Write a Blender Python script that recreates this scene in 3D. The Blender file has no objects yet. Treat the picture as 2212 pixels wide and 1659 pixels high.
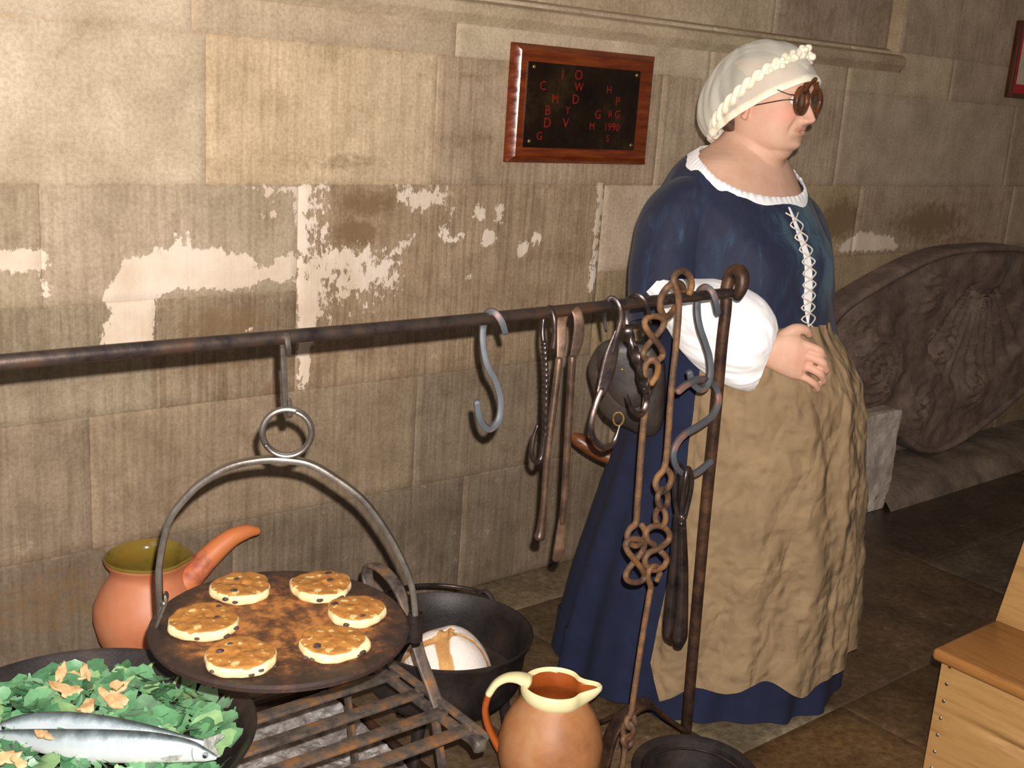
import bpy, bmesh, math, random
import numpy as np
from mathutils import Vector, Matrix

# ---------------------------------------------------------------- camera
# World: X runs along the stone wall (to the right), Y into the wall, Z up; eye height 1.5 m
W0, H0 = 2212, 1659
PP = np.array([1106.0, 829.5])
def _ray(px, py, f): return np.array([px - PP[0], -(py - PP[1]), -f])
FPX = 2463.9075
_X = _ray(4150, 407, FPX); _X /= np.linalg.norm(_X)
_Z = -_ray(440, 10400, FPX); _Z -= _X * np.dot(_X, _Z); _Z /= np.linalg.norm(_Z)
_Y = np.cross(_Z, _X)
MW = np.array([_X, _Y, _Z])            # camera axes -> world
EYE = np.array([0, 0, 1.5])
scene = bpy.context.scene
cam_d = bpy.data.cameras.new('camera'); cam = bpy.data.objects.new('camera', cam_d)
scene.collection.objects.link(cam)
cam_d.sensor_width = 36; cam_d.lens = FPX / W0 * 36; cam_d.clip_start = .02; cam_d.clip_end = 60
m4 = Matrix.Identity(4)
for r in range(3):
    for c in range(3): m4[r][c] = MW[r, c]
m4.translation = Vector(EYE)
cam.matrix_world = m4
scene.camera = cam

# ---------------------------------------------------------------- world, light, exposure
wd = bpy.data.worlds.new('room_air'); scene.world = wd; wd.use_nodes = True
wb = wd.node_tree.nodes['Background']; wb.inputs[0].default_value = (1.0, .86, .74, 1); wb.inputs[1].default_value = .135
fl_d = bpy.data.lights.new('camera_flash', 'SPOT'); fl = bpy.data.objects.new('camera_flash', fl_d)
scene.collection.objects.link(fl)
fl_d.energy = 360; fl_d.color = (1.0, .945, .905); fl_d.shadow_soft_size = .007
fl_d.spot_size = math.radians(150); fl_d.spot_blend = .8
fm = m4.copy(); fm.translation = Vector(EYE + MW @ np.array([.022, .046, 0])); fl.matrix_world = fm
win_d = bpy.data.lights.new('window_daylight', 'AREA'); win = bpy.data.objects.new('window_daylight', win_d)
scene.collection.objects.link(win)
win_d.shape = 'RECTANGLE'; win_d.size = 1.0; win_d.size_y = 1.6; win_d.energy = 7; win_d.color = (.75, .86, 1.0)
win.location = (-1.2, .2, 2.9)
win.rotation_euler = (Vector((1.1, 2.5, 1.4)) - Vector(win.location)).to_track_quat('-Z', 'Y').to_euler()
vs = scene.view_settings
scene.display_settings.display_device = 'sRGB'
vs.view_transform = 'Standard'; vs.look = 'None'; vs.gamma = 1; vs.use_curve_mapping = False; vs.exposure = 0

# ---------------------------------------------------------------- helpers
def at(px, py, Y):
    d = MW @ _ray(px, py, FPX); return EYE + d * (Y / d[1])
def atz(px, py, z):
    d = MW @ _ray(px, py, FPX); return EYE + d * ((z - 1.5) / d[2])
def lin(c):
    o = []
    for x in c[:3]:
        x /= 255.; o.append(x / 12.92 if x <= .04045 else ((x + .055) / 1.055) ** 2.4)
    return (*o, 1)
rnd = random.Random(7)
nrng = np.random.default_rng(5)
C = scene.collection

class G:
    def __init__(s): s.v = []; s.f = []; s.m = []; s.attr = {}
    def add(s, v, f, mi=0):
        n = len(s.v)
        s.v.extend([tuple(map(float, p)) for p in v])
        s.f.extend([[i + n for i in q] for q in f]); s.m.extend([mi] * len(f))
        return s

def tag(o, label=None, cat=None, group=None, kind=None):
    if label: o['label'] = label
    if cat: o['category'] = cat
    if group: o['group'] = group
    if kind: o['kind'] = kind
    return o
BASE = {}
def thing(name, label, cat, loc=(0, 0, 0), rotz=0, group=None):
    o = bpy.data.objects.new(name, None); C.objects.link(o)
    o.location = loc; o.rotation_euler = (0, 0, rotz); o.empty_display_size = .05
    tag(o, label, cat, group); BASE[o] = np.array(loc, float) if rotz == 0 else np.zeros(3)
    return o
def obj(name, g, mats, parent=None, angle=35, origin=None, mesh=None):
    """one mesh object; geometry is given in world coordinates (in local ones under a turned thing)"""
    if mesh is None:
        v = np.array(g.v)
        if parent is not None: off = BASE[parent]
        elif origin is not None: off = np.array(origin, float)
        else: off = np.array([(v[:, 0].min() + v[:, 0].max()) / 2, (v[:, 1].min() + v[:, 1].max()) / 2, v[:, 2].min()])
        me = bpy.data.meshes.new(name)
        me.from_pydata((v - off).tolist(), [], g.f)
        for k, a in g.attr.items():
            a = np.asarray(a, dtype=np.float32)
            if a.ndim == 1: me.attributes.new(k, 'FLOAT', 'POINT').data.foreach_set('value', a)
            else:
                if a.shape[1] == 3: a = np.hstack([a, np.ones((len(a), 1), np.float32)])
                me.attributes.new(k, 'FLOAT_COLOR', 'POINT').data.foreach_set('color', a.ravel())
        if not isinstance(mats, (list, tuple)): mats = [mats]
        for m in mats: me.materials.append(m)
        if len(mats) > 1: me.polygons.foreach_set('material_index', g.m)
        bm = bmesh.new(); bm.from_mesh(me); bmesh.ops.recalc_face_normals(bm, faces=bm.faces); bm.to_mesh(me); bm.free()
        if angle:
            me.shade_smooth()
            me.set_sharp_from_angle(angle=math.radians(angle))
    else:
        me = mesh; off = BASE[parent] if parent is not None else np.zeros(3)
    o = bpy.data.objects.new(name, me); C.objects.link(o)
    if parent is not None: o.parent = parent; BASE[o] = BASE[parent]
    else: o.location = off; BASE[o] = off
    return o

def cr(pts, k=8, closed=False):
    """Catmull-Rom through the points (any number of columns)"""
    P = np.array(pts, float); n = len(P); out = []
    if n == 2 and not closed:
        return np.array([P[0] + (P[1] - P[0]) * t for t in np.linspace(0, 1, k + 1)])
    segs = n if closed else n - 1
    for i in range(segs):
        if closed: a, b, c, d = P[(i - 1) % n], P[i], P[(i + 1) % n], P[(i + 2) % n]
        else: a, b, c, d = P[max(i - 1, 0)], P[i], P[i + 1], P[min(i + 2, n - 1)]
        for j in range(k):
            t = j / k
            out.append(.5 * (2 * b + (c - a) * t + (2 * a - 5 * b + 4 * c - d) * t * t + (3 * b - a - 3 * c + d) * t ** 3))
    if not closed: out.append(P[-1])
    return np.array(out)
def unit(v):
    v = np.asarray(v, float); n = np.linalg.norm(v); return v / n if n > 1e-12 else v
def tube(g, pts, r, n=12, sect=None, ref=None, closed=False, k=6, twist=0, mi=0, ends='round', pw=2.0):
    """swept round (r) or flat (sect=(along ref, across)) bar; r may be one value per point"""
    P = np.array(pts, float)
    R = np.full(len(P), r, float) if np.isscalar(r) else np.array(r, float)
    Q = cr(np.hstack([P, R[:, None]]), k, closed); p, rr = Q[:, :3], Q[:, 3]
    m = len(p)
    T = np.array([unit((p[(i + 1) % m] - p[i - 1]) if closed else (p[min(i + 1, m - 1)] - p[max(i - 1, 0)])) for i in range(m)])
    if ref is None:
        a = np.array([0, 0, 1.]) if abs(T[0][2]) < .9 else np.array([1., 0, 0])
        b = unit(a - T[0] * np.dot(a, T[0])); Bs = [b]
        for i in range(1, m):
            b = unit(b - T[i] * np.dot(b, T[i])); Bs.append(b)
        if closed:
            e = unit(Bs[-1] - T[0] * np.dot(Bs[-1], T[0]))
            ang = math.atan2(np.dot(np.cross(e, Bs[0]), T[0]), np.dot(e, Bs[0]))
            for i in range(m):
                a_ = ang * i / m; b = Bs[i]; Bs[i] = b * math.cos(a_) + np.cross(T[i], b) * math.sin(a_)
    else:
        rf = unit(ref); Bs = [unit(rf - t * np.dot(rf, t)) for t in T]
    rings = []
    for i in range(m):
        b = Bs[i]; c = np.cross(T[i], b); tw = twist * i / max(m - 1, 1)
        row = []
        for j in range(n):
            th = 2 * math.pi * j / n + math.pi / n
            cx, sx = math.cos(th), math.sin(th)
            if sect is None: u, w = cx * rr[i], sx * rr[i]
            else:
                e = 2 / (pw if pw != 2 else 6)
                u = math.copysign(abs(cx) ** e, cx) * sect[0] / 2 * rr[i]; w = math.copysign(abs(sx) ** e, sx) * sect[1] / 2 * rr[i]
            if tw: u, w = u * math.cos(tw) - w * math.sin(tw), u * math.sin(tw) + w * math.cos(tw)
            row.append(p[i] + b * u + c * w)
        rings.append(np.array(row))
    if not closed and ends == 'round':
        def dome(ring, t, s):
            c = ring.mean(0); rad = np.linalg.norm(ring - c, axis=1).min()
            return [c + (ring - c) * q + t * s * rad * h for q, h in ((.85, .35), (.5, .6))]
        rings = dome(rings[0], T[0], -1)[::-1] + rings + dome(rings[-1], T[-1], 1)
    loft(g, rings, closed_v=closed, caps=not closed, mi=mi)
    return g
def loft(g, rings, closed_u=True, closed_v=False, caps=True, mi=0):
    n = len(rings[0]); m = len(rings); v = np.vstack(rings); f = []
    for i in range(m if closed_v else m - 1):
        a = i * n; b = ((i + 1) % m) * n
        for j in range(n if closed_u else n - 1):
            k = (j + 1) % n
            f.append([a + j, a + k, b + k, b + j])
    if caps and not closed_v:
        f.append(list(range(n))[::-1]); f.append([(m - 1) * n + j for j in range(n)])
    return g.add(v, f, mi)
def lathe(g, prof, c, n=48, mi=0, fn=None, closed=False):
    """prof [(r, z)] spun about the vertical through c; fn(theta, r, z) may reshape"""
    rings = []
    for r, z in prof:
        row = []
        for j in range(n):
            th = 2 * math.pi * j / n
            q = fn(th, r, z) if fn else (r * math.cos(th), r * math.sin(th), z)
            row.append((c[0] + q[0], c[1] + q[1], c[2] + q[2]))
        rings.append(np.array(row))
    loft(g, rings, caps=False, mi=mi, closed_v=closed); m = len(prof); b0 = len(g.v) - m * n
    if prof[0][0] < .006: g.f.append([b0 + j for j in range(n)][::-1]); g.m.append(mi)
    if prof[-1][0] < .006: g.f.append([b0 + (m - 1) * n + j for j in range(n)]); g.m.append(mi)
    return g
def box(g, lo, hi, bev=.003, mi=0, mat=None, seg=2):
    bm = bmesh.new(); bmesh.ops.create_cube(bm, size=1)
    lo = np.array(lo, float); hi = np.array(hi, float)
    for v in bm.verts: v.co = Vector((lo + hi) / 2 + np.array(v.co) * (hi - lo))
    if bev: bmesh.ops.bevel(bm, geom=list(bm.edges), offset=bev, segments=seg, profile=.5, affect='EDGES')
    if mat is not None: bmesh.ops.transform(bm, matrix=mat, verts=bm.verts)
    bm.verts.index_update()
    g.add([v.co for v in bm.verts], [[v.index for v in f.verts] for f in bm.faces], mi); bm.free()
    return g
def ball(g, c, r, n=16, mi=0, sc=(1, 1, 1), rot=None):
    rings = []
    for i in range(1, n // 2):
        ph = math.pi * i / (n // 2)
        row = np.array([[math.sin(ph) * math.cos(2 * math.pi * j / n) * sc[0], math.sin(ph) * math.sin(2 * math.pi * j / n) * sc[1], math.cos(ph) * sc[2]] for j in range(n)]) * r
        if rot is not None: row = row @ np.array(rot).T
        rings.append(row + np.array(c))
    return loft(g, rings, mi=mi)
def slab(g, outline, d0, d1, mi=0):
    """closed outline (N x 3) given thickness between offsets d0 and d1 (vectors)"""
    o = np.array(outline, float); n = len(o)
    v = np.vstack([o + np.array(d0), o + np.array(d1)])
    f = [list(range(n))[::-1], [n + i for i in range(n)]] + [[i, (i + 1) % n, n + (i + 1) % n, n + i] for i in range(n)]
    return g.add(v, f, mi)
def smoothstep(x, a, b):
    t = np.clip((x - a) / (b - a), 0, 1); return t * t * (3 - 2 * t)
def vnoise(p, seed=0):
    """cheap smooth 3-D value noise in -1..1 for arrays of points"""
    p = np.asarray(p, float); i = np.floor(p).astype(np.int64); f = p - i; f = f * f * (3 - 2 * f)
    def h(a):
        n = (a[..., 0] * 374761393 + a[..., 1] * 668265263 + a[..., 2] * 2147483647 + seed * 974711) & 0x7fffffff
        n = ((n ^ (n >> 13)) * 1274126177) & 0x7fffffff
        return ((n ^ (n >> 16)) & 0xffff) / 32767.5 - 1
    r = 0
    for dx in (0, 1):
        for dy in (0, 1):
            for dz in (0, 1):
                w = (f[..., 0] if dx else 1 - f[..., 0]) * (f[..., 1] if dy else 1 - f[..., 1]) * (f[..., 2] if dz else 1 - f[..., 2])
                r = r + w * h(i + np.array([dx, dy, dz]))
    return r
def fbm(p, seed=0, o=4):
    s = 0; a = .5
    for k in range(o): s = s + a * vnoise(np.asarray(p) * 2 ** k, seed + k); a *= .5
    return s

# ---------------------------------------------------------------- materials
class NT:
    def __init__(s, name):
        s.mat = bpy.data.materials.new(name); s.mat.use_nodes = True; s.t = s.mat.node_tree
        s.b = s.t.nodes['Principled BSDF']; s.out = s.t.nodes['Material Output']
    def n(s, typ, **kw):
        nd = s.t.nodes.new('ShaderNode' + typ)
        for k, v in kw.items():
            if k.startswith('_'): setattr(nd, k[1:], v)
            else: s.set(nd.inputs[k.replace('__', ' ')], v)
        return nd
    def set(s, sock, v):
        if hasattr(v, 'is_linked') or isinstance(v, bpy.types.NodeSocket): s.t.links.new(v, sock)
        elif isinstance(v, bpy.types.Node): s.t.links.new(v.outputs[0], sock)
        else: sock.default_value = v
    def math(s, op, a, b=0., c=None):
        nd = s.t.nodes.new('ShaderNodeMath'); nd.operation = op
        s.set(nd.inputs[0], a); s.set(nd.inputs[1], b)
        if c is not None: s.set(nd.inputs[2], c)
        return nd.outputs[0]
    def coord(s, scale=(1, 1, 1), rot=(0, 0, 0)):
        tc = s.t.nodes.new('ShaderNodeTexCoord'); mp = s.t.nodes.new('ShaderNodeMapping')
        s.t.links.new(tc.outputs['Object'], mp.inputs[0]); mp.inputs['Scale'].default_value = scale; mp.inputs['Rotation'].default_value = rot
        return mp.outputs[0]
    def noise(s, vec, scale, detail=5, rough=.6, dist=0):
        nd = s.t.nodes.new('ShaderNodeTexNoise'); s.t.links.new(vec, nd.inputs['Vector'])
        nd.inputs['Scale'].default_value = scale; nd.inputs['Detail'].default_value = detail
        nd.inputs['Roughness'].default_value = rough; nd.inputs['Distortion'].default_value = dist
        return nd.outputs[0]
    def ramp(s, fac, stops, interp='LINEAR'):
        nd = s.t.nodes.new('ShaderNodeValToRGB'); s.set(nd.inputs[0], fac); e = nd.color_ramp.elements
        nd.color_ramp.interpolation = interp
        while len(e) < len(stops): e.new(.5)
        for i, (p, c) in enumerate(stops):
            e[i].position = p; e[i].color = c if len(c) == 4 else lin(c)
        return nd.outputs[0]
    def mix(s, fac, a, b, mode='MIX'):
        nd = s.t.nodes.new('ShaderNodeMix'); nd.data_type = 'RGBA'; nd.blend_type = mode
        s.set(nd.inputs[0], fac); s.set(nd.inputs[6], a if not isinstance(a, tuple) else (a if len(a) == 4 else lin(a)))
        s.set(nd.inputs[7], b if not isinstance(b, tuple) else (b if len(b) == 4 else lin(b)))
        return nd.outputs[2]
    def attr(s, name, out='Fac'):
        nd = s.t.nodes.new('ShaderNodeAttribute'); nd.attribute_name = name; return nd.outputs[out]
    def bump(s, h, strength=.3, dist=.003, prev=None):
        nd = s.t.nodes.new('ShaderNodeBump'); s.set(nd.inputs['Height'], h)
        nd.inputs['Strength'].default_value = strength; nd.inputs['Distance'].default_value = dist
        if prev is not None: s.t.links.new(prev, nd.inputs['Normal'])
        return nd.outputs[0]
    def fin(s, color=None, rough=None, metal=None, normal=None, **kw):
        for k, v in (('Base Color', color), ('Roughness', rough), ('Metallic', metal), ('Normal', normal)):
            if v is not None:
                if isinstance(v, tuple) and len(v) == 3: v = lin(v)
                s.set(s.b.inputs[k], v)
        for k, v in kw.items(): s.set(s.b.inputs[k.replace('_', ' ')], v)
        return s.mat

def mat(name, c1, c2=None, c3=None, scale=10, rough=.6, metal=0, bump=.2, bs=None, bd=.002, lo=.38, hi=.62, stretch=(1, 1, 1), detail=6, dist=0, **kw):
    t = NT(name); co = t.coord(stretch)
    nz = t.noise(co, scale, detail, .65, dist)
    st = [(lo, c1), (hi, c2 or c1)] if c3 is None else [(lo, c1), ((lo + hi) / 2, c2), (hi, c3)]
    col = t.ramp(nz, st)
    nm = None
    if bump: nm = t.bump(t.noise(co, bs or scale * 4, 5, .6), bump, bd)
    rg = t.math('MULTIPLY_ADD', nz, .3, rough - .15)
    return t.fin(col, rg, metal, nm, **kw)
# ================================================================ the setting
BY = 1.45                                    # depth of the iron cooking rail
WY = 2.55                                    # face of the stone wall

def stone_mat():
    t = NT('dressed_stone'); co = t.coord()
    tone = t.attr('tone', 'Color'); pl = t.attr('plaster'); st = t.attr('stain'); jt = t.attr('joint'); mk = t.attr('marks')
    n1 = t.noise(co, 5, 6, .62); n2 = t.noise(co, 28, 6, .7); n3 = t.noise(co, 110, 4, .7)
    strk = t.noise(t.coord((75, 75, 3.2)), 1.0, 3, .6)          # vertical chisel marks
    col = t.mix(1.0, tone, t.ramp(n1, [(.3, (216, 210, 198)), (.65, (255, 252, 246))]), 'MULTIPLY')
    col = t.mix(t.math('MULTIPLY', mk, .6), col, t.mix(1.0, col, t.ramp(strk, [(.36, (178, 164, 140)), (.58, (255, 253, 248))]), 'MULTIPLY'))
    col = t.mix(.55, col, t.mix(1.0, col, t.ramp(n3, [(.35, (205, 194, 174)), (.6, (255, 255, 252))]), 'MULTIPLY'))
    n4 = t.noise(co, 13, 9, .74, .3)
    col = t.mix(t.math('MULTIPLY_ADD', mk, .28, .12), col, t.mix(1.0, col, t.ramp(n4, [(.36, (160, 138, 108)), (.52, (255, 252, 246))]), 'MULTIPLY'))
    col = t.mix(t.math('MULTIPLY', t.ramp(n4, [(.60, (0, 0, 0)), (.70, (255, 255, 255))]), t.math('MULTIPLY', mk, .45)), col, (232, 214, 184))
    sf = t.math('ADD', st, t.math('MULTIPLY', t.math('SUBTRACT', n2, .5), 1.5))
    sf = t.math('MULTIPLY', t.ramp(sf, [(.35, (0, 0, 0)), (.75, (255, 255, 255))]), t.math('GREATER_THAN', st, .02))
    col = t.mix(t.math('MULTIPLY', sf, .85), col, (128, 104, 72))
    ss = t.noise(t.coord((55, 55, 26)), 1.0, 4, .7)
    pf = t.math('ADD', pl, t.math('ADD', t.math('MULTIPLY', t.math('SUBTRACT', n2, .5), .05), t.math('MULTIPLY', t.math('SUBTRACT', ss, .5), .05)))
    pm = t.ramp(t.math('ADD', t.math('MULTIPLY', pf, 40), .5), [(.42, (0, 0, 0)), (.58, (255, 255, 255))])
    pcol = t.mix(1.0, (242, 231, 213), t.ramp(n1, [(.3, (225, 215, 200)), (.6, (255, 255, 255))]), 'MULTIPLY')
    col = t.mix(pm, col, pcol)
    jm = t.math('MULTIPLY', jt, t.ramp(t.noise(co, 6, 3), [(.4, (40, 40, 40)), (.65, (150, 150, 150))]))
    col = t.mix(jm, col, t.ramp(n2, [(.4, (120, 104, 82)), (.6, (206, 192, 166))]))
    col = t.mix(1.0, col, (255, 246, 241), 'MULTIPLY')
    h = t.math('ADD', t.math('MULTIPLY', n3, .5), t.math('ADD', t.math('MULTIPLY', strk, t.math('MULTIPLY', mk, 1.2)), t.math('MULTIPLY', pm, .9)))
    return t.fin(col, .85, 0, t.bump(h, .55, .003))

def sd_poly(P, poly):
    """signed distance (inside positive) of points P (n x 2) to a polygon"""
    poly = np.array(poly, float); n = len(poly); d = np.full(len(P), 1e9); ins = np.zeros(len(P), bool)
    for i in range(n):
        a, b = poly[i], poly[(i + 1) % n]; e = b - a; w = P - a
        t = np.clip((w @ e) / max(e @ e, 1e-12), 0, 1); q = w - t[:, None] * e
        d = np.minimum(d, (q * q).sum(1))
        c = ((a[1] > P[:, 1]) != (b[1] > P[:, 1])) & (P[:, 0] < (b[0] - a[0]) * (P[:, 1] - a[1]) / (b[1] - a[1] + 1e-12) + a[0])
        ins ^= c
    d = np.sqrt(d); return np.where(ins, d, -d)

def blocks(g, rects, put, step=.02, edge=.006, deep=.005):
    """every block is a fine panel whose outermost strip sinks into a joint; put(u, w, depth) -> world"""
    tone, joint, marks, uw = [], [], [], []
    for (u0, u1, w0, w1, tn, mk, off) in rects:
        us = np.concatenate([[u0], np.linspace(u0 + edge, u1 - edge, max(2, int((u1 - u0) / step))), [u1]])
        ws = np.concatenate([[w0], np.linspace(w0 + edge, w1 - edge, max(2, int((w1 - w0) / step))), [w1]])
        U, Wm = np.meshgrid(us, ws); nu, nw = len(us), len(ws)
        J = np.zeros_like(U); J[0, :] = J[-1, :] = 1; J[:, 0] = J[:, -1] = 1
        p3 = np.stack([U, Wm, 0 * U], -1)
        D = off + J * deep + .0022 * fbm(p3 * 9, 3, 3) + .004 * np.maximum(0, J * 0)
        P = put(U.ravel(), Wm.ravel(), D.ravel())
        f = [[r * nu + c, r * nu + c + 1, (r + 1) * nu + c + 1, (r + 1) * nu + c] for r in range(nw - 1) for c in range(nu - 1)]
        g.add(P, f)
        k = U.size; tone += [lin(tn)[:3]] * k; joint += list(J.ravel()); marks += [mk] * k; uw.append(np.stack([U.ravel(), Wm.ravel()], 1))
    return np.array(tone), np.array(joint), np.array(marks), np.vstack(uw)

# ---- back wall
r2 = random.Random(21)
def tone(base, j=7):
    d = r2.uniform(-j, j); return (base[0] + d, base[1] + d * .95, base[2] + d * .8)
SB = (212, 196, 166); SG = (214, 204, 182); SP = (226, 217, 198); SW = (236, 222, 196)
rects = []
def row(z0, z1, xs, tones=None, mks=None, off=0):
    for i in range(len(xs) - 1):
        if xs[i] is None or xs[i + 1] is None: continue
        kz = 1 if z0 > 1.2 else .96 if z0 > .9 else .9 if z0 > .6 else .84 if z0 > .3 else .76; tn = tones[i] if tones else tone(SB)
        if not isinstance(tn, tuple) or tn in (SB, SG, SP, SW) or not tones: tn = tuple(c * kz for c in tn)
        rects.append((xs[i], xs[i + 1], z0, z1, tn, mks[i] if mks else r2.uniform(.2, .8), off))
row(1.738, 2.06, [-1.6, .2, 1.2, 2.2, 3.257, 3.945], [SG, SG, SG, SG, (186, 172, 159)], [.1, .1, .2, .3, .4], .05)
row(2.06, 2.6, [-1.6, .6, 1.7, 2.9, 3.945], None, None, .05)
row(1.738, 2.05, [3.945, 4.9, 5.9, 7.2], [(198, 184, 168)] * 3); row(2.05, 2.6, [3.945, 5.3, 7.2], [(198, 184, 168)] * 2)
row(1.578, 1.738, [-1.6, .3, 1.14, 1.882, 2.9, 3.65, 4.35, 5.4, 7.2], [SP, SP, (216, 204, 184), SP, SG, SG, (198, 184, 169), SG], [.1, .1, .3, .15, .2, .2, .2, .3])
row(1.237, 1.578, [-1.6, .0, 1.175, 1.827, 2.69, 3.651, 4.9, 6.0, 7.2], [(222, 214, 200), SP, SW, (203, 189, 171), (209, 197, 180), (204, 192, 176), (195, 180, 164), SB], [.1, .15, .5, .7, .6, .2, .4, .4])
row(.968, 1.237, [-1.6, .1, .794, 1.421], [SG, (204, 195, 176), (205, 195, 178)], [.3, .5, .45])
row(.702, 1.237, [1.421, 2.478], [(192, 176, 155)], [.8])
row(.968, 1.237, [2.478, 3.1, 3.829, 5.0, 6.1, 7.2], [(223, 210, 195), SB, (199, 184, 168), (200, 185, 169), SB], [.2, .4, .5, .4, .4])
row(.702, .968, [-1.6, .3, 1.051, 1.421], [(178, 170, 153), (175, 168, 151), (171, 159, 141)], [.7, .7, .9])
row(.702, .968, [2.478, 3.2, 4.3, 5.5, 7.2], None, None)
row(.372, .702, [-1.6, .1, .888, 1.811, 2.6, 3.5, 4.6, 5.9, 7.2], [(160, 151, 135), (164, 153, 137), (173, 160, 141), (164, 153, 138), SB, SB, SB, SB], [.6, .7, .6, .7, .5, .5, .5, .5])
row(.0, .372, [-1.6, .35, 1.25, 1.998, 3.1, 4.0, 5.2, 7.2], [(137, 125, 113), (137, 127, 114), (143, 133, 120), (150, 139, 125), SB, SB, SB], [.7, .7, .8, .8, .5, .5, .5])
g = G()
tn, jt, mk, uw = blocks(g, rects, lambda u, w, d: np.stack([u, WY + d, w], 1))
def wp(*px): return [(lambda p: (p[0], p[2]))(at(x, y, WY)) for x, y in px]
def blob(x, y, rx, ry): return wp(*[(x + rx * math.cos(a) * (1 + .25 * math.sin(3 * a + x)), y + ry * math.sin(a) * (1 + .2 * math.cos(2 * a + y))) for a in np.linspace(0, 2 * math.pi, 12)[:-1]])
plaster = [
    wp((222, 645), (230, 612), (250, 598), (256, 576), (277, 560), (306, 548), (340, 545), (366, 535), (400, 536), (430, 535), (470, 537), (505, 547), (532, 546), (545, 572), (560, 582), (582, 572), (606, 555), (640, 545), (645, 600), (612, 610), (560, 606), (540, 625), (462, 627), (400, 623), (342, 634), (334, 660), (330, 755), (214, 756), (226, 700), (246, 690), (236, 664)),
    wp((376, 512), (396, 510), (405, 500), (409, 540), (388, 536)),
    wp((638, 398), (664, 398), (660, 480), (668, 600), (690, 690), (676, 730), (664, 840), (646, 840), (642, 600)),
    wp((655, 402), (722, 402), (708, 460), (718, 500), (700, 545), (668, 560)),
    wp((846, 402), (966, 404), (970, 424), (948, 448), (912, 464), (890, 455), (862, 440)),
    wp((664, 545), (760, 530), (850, 538), (866, 520), (896, 506), (890, 540), (862, 560), (806, 572), (770, 598), (712, 610), (704, 660), (690, 700), (664, 700)),
    wp((700, 590), (770, 575), (840, 560), (868, 600), (862, 622), (800, 628), (760, 640), (716, 620)),
    wp((-40, 540), (70, 536), (94, 545), (103, 575), (100, 610), (124, 640), (96, 648), (92, 586), (-40, 584)),
    wp((526, 405), (640, 402), (630, 414), (560, 412)), blob(582, 426, 9, 8), blob(591, 460, 7, 12), blob(566, 466, 4, 10),
    blob(980, 458, 9, 14), blob(1037, 458, 12, 22), blob(1083, 462, 14, 18), blob(957, 505, 10, 14), blob(979, 516, 8, 12), blob(1007, 512, 6, 12), blob(1056, 516, 16, 22),
    blob(1010, 600, 5, 6), blob(860, 645, 7, 5), blob(490, 728, 7, 9), blob(540, 715, 9, 8), blob(1128, 540, 14, 20), blob(1160, 520, 10, 18),
    wp((1290, 395), (1306, 395), (1300, 480), (1290, 560), (1280, 640), (1268, 640), (1284, 520)),
    wp((1860, 500), (1930, 512), (1944, 540), (1826, 545), (1800, 536)),
]
pl = np.full(len(uw), -.2)
for i, q in enumerate(plaster):
    d = sd_poly(uw, q); pl = np.maximum(pl, d if i not in (3, 4, 5, 6) else np.where(d > 0, np.minimum(d * .4, .010) - .003, d) if i != 3 else np.where(d > 0, np.minimum(d, .004) - .004, d))
spots = .012 * (fbm(np.stack([uw[:, 0] * 22, uw[:, 1] * 22, 0 * uw[:, 0]], 1), 9, 3))
cx, cz = wp((760, 620))[0]
near = np.exp(-(((uw[:, 0] - cx) / .42) ** 2 + ((uw[:, 1] - cz) / .26) ** 2) * 1.2)
pl = np.maximum(pl, -.034 + .030 * near + spots * .6)
pl = np.clip(pl, -.06, .06)
def ell(x, y, rx, ry, s, ang=0):
    c = np.array(wp((x, y))[0]); a = np.array(wp((x + rx, y))[0]) - c; b = np.array(wp((x, y + ry))[0]) - c
    q = uw - c; ra, rb = abs(a[0]), abs(b[1]); ca, sa = math.cos(ang), math.sin(ang)
    u, w = q[:, 0] * ca + q[:, 1] * sa, -q[:, 0] * sa + q[:, 1] * ca
    return s * np.clip(1.25 - np.sqrt((u / ra) ** 2 + (w / rb) ** 2), 0, 1)
stain = np.zeros(len(uw))
for e in ((790, 440, 95, 42, .75), (770, 505, 70, 45, .9), (790, 565, 110, 30, .35), (490, 700, 150, 60, .62), (490, 790, 140, 30, .5), (740, 350, 150, 35, .45), (1030, 160, 80, 30, .45), (1020, 300, 90, 45, .42),
          (1815, 475, 52, 60, .9), (2010, 480, 110, 60, .75), (2060, 520, 130, 40, .5), (1780, 40, 120, 70, .4), (120, 1300, 260, 110, .5), (450, 1280, 200, 90, .35), (600, 840, 130, 60, .35),
          (1150, 1120, 70, 60, .35), (960, 790, 180, 50, .3), (240, 610, 180, 40, .3), (420, 490, 170, 60, .25), (940, 1000, 110, 120, .3), (330, 980, 160, 100, .28)):
    stain = np.maximum(stain, ell(*e))
stain *= 1.15; stain[uw[:, 1] > 1.75] = np.minimum(stain[uw[:, 1] > 1.75], .4)
k0 = len(g.v)                                # reveal where the upper panel is set back
for z in np.linspace(1.738, 2.6, 12): g.v += [(3.945, WY, z), (3.945, WY + .062, z)]
g.f += [[k0 + 2 * i, k0 + 2 * i + 1, k0 + 2 * i + 3, k0 + 2 * i + 2] for i in range(11)]; g.m += [0] * 11
ex = lambda a, v: np.concatenate([a, np.full(24, v)])
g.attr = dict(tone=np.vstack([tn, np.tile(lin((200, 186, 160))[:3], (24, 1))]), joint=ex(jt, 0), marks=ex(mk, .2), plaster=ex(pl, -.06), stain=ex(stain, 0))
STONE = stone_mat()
tag(obj('wall_back', g, STONE, angle=60, origin=(0, WY, 0)), kind='structure')

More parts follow.
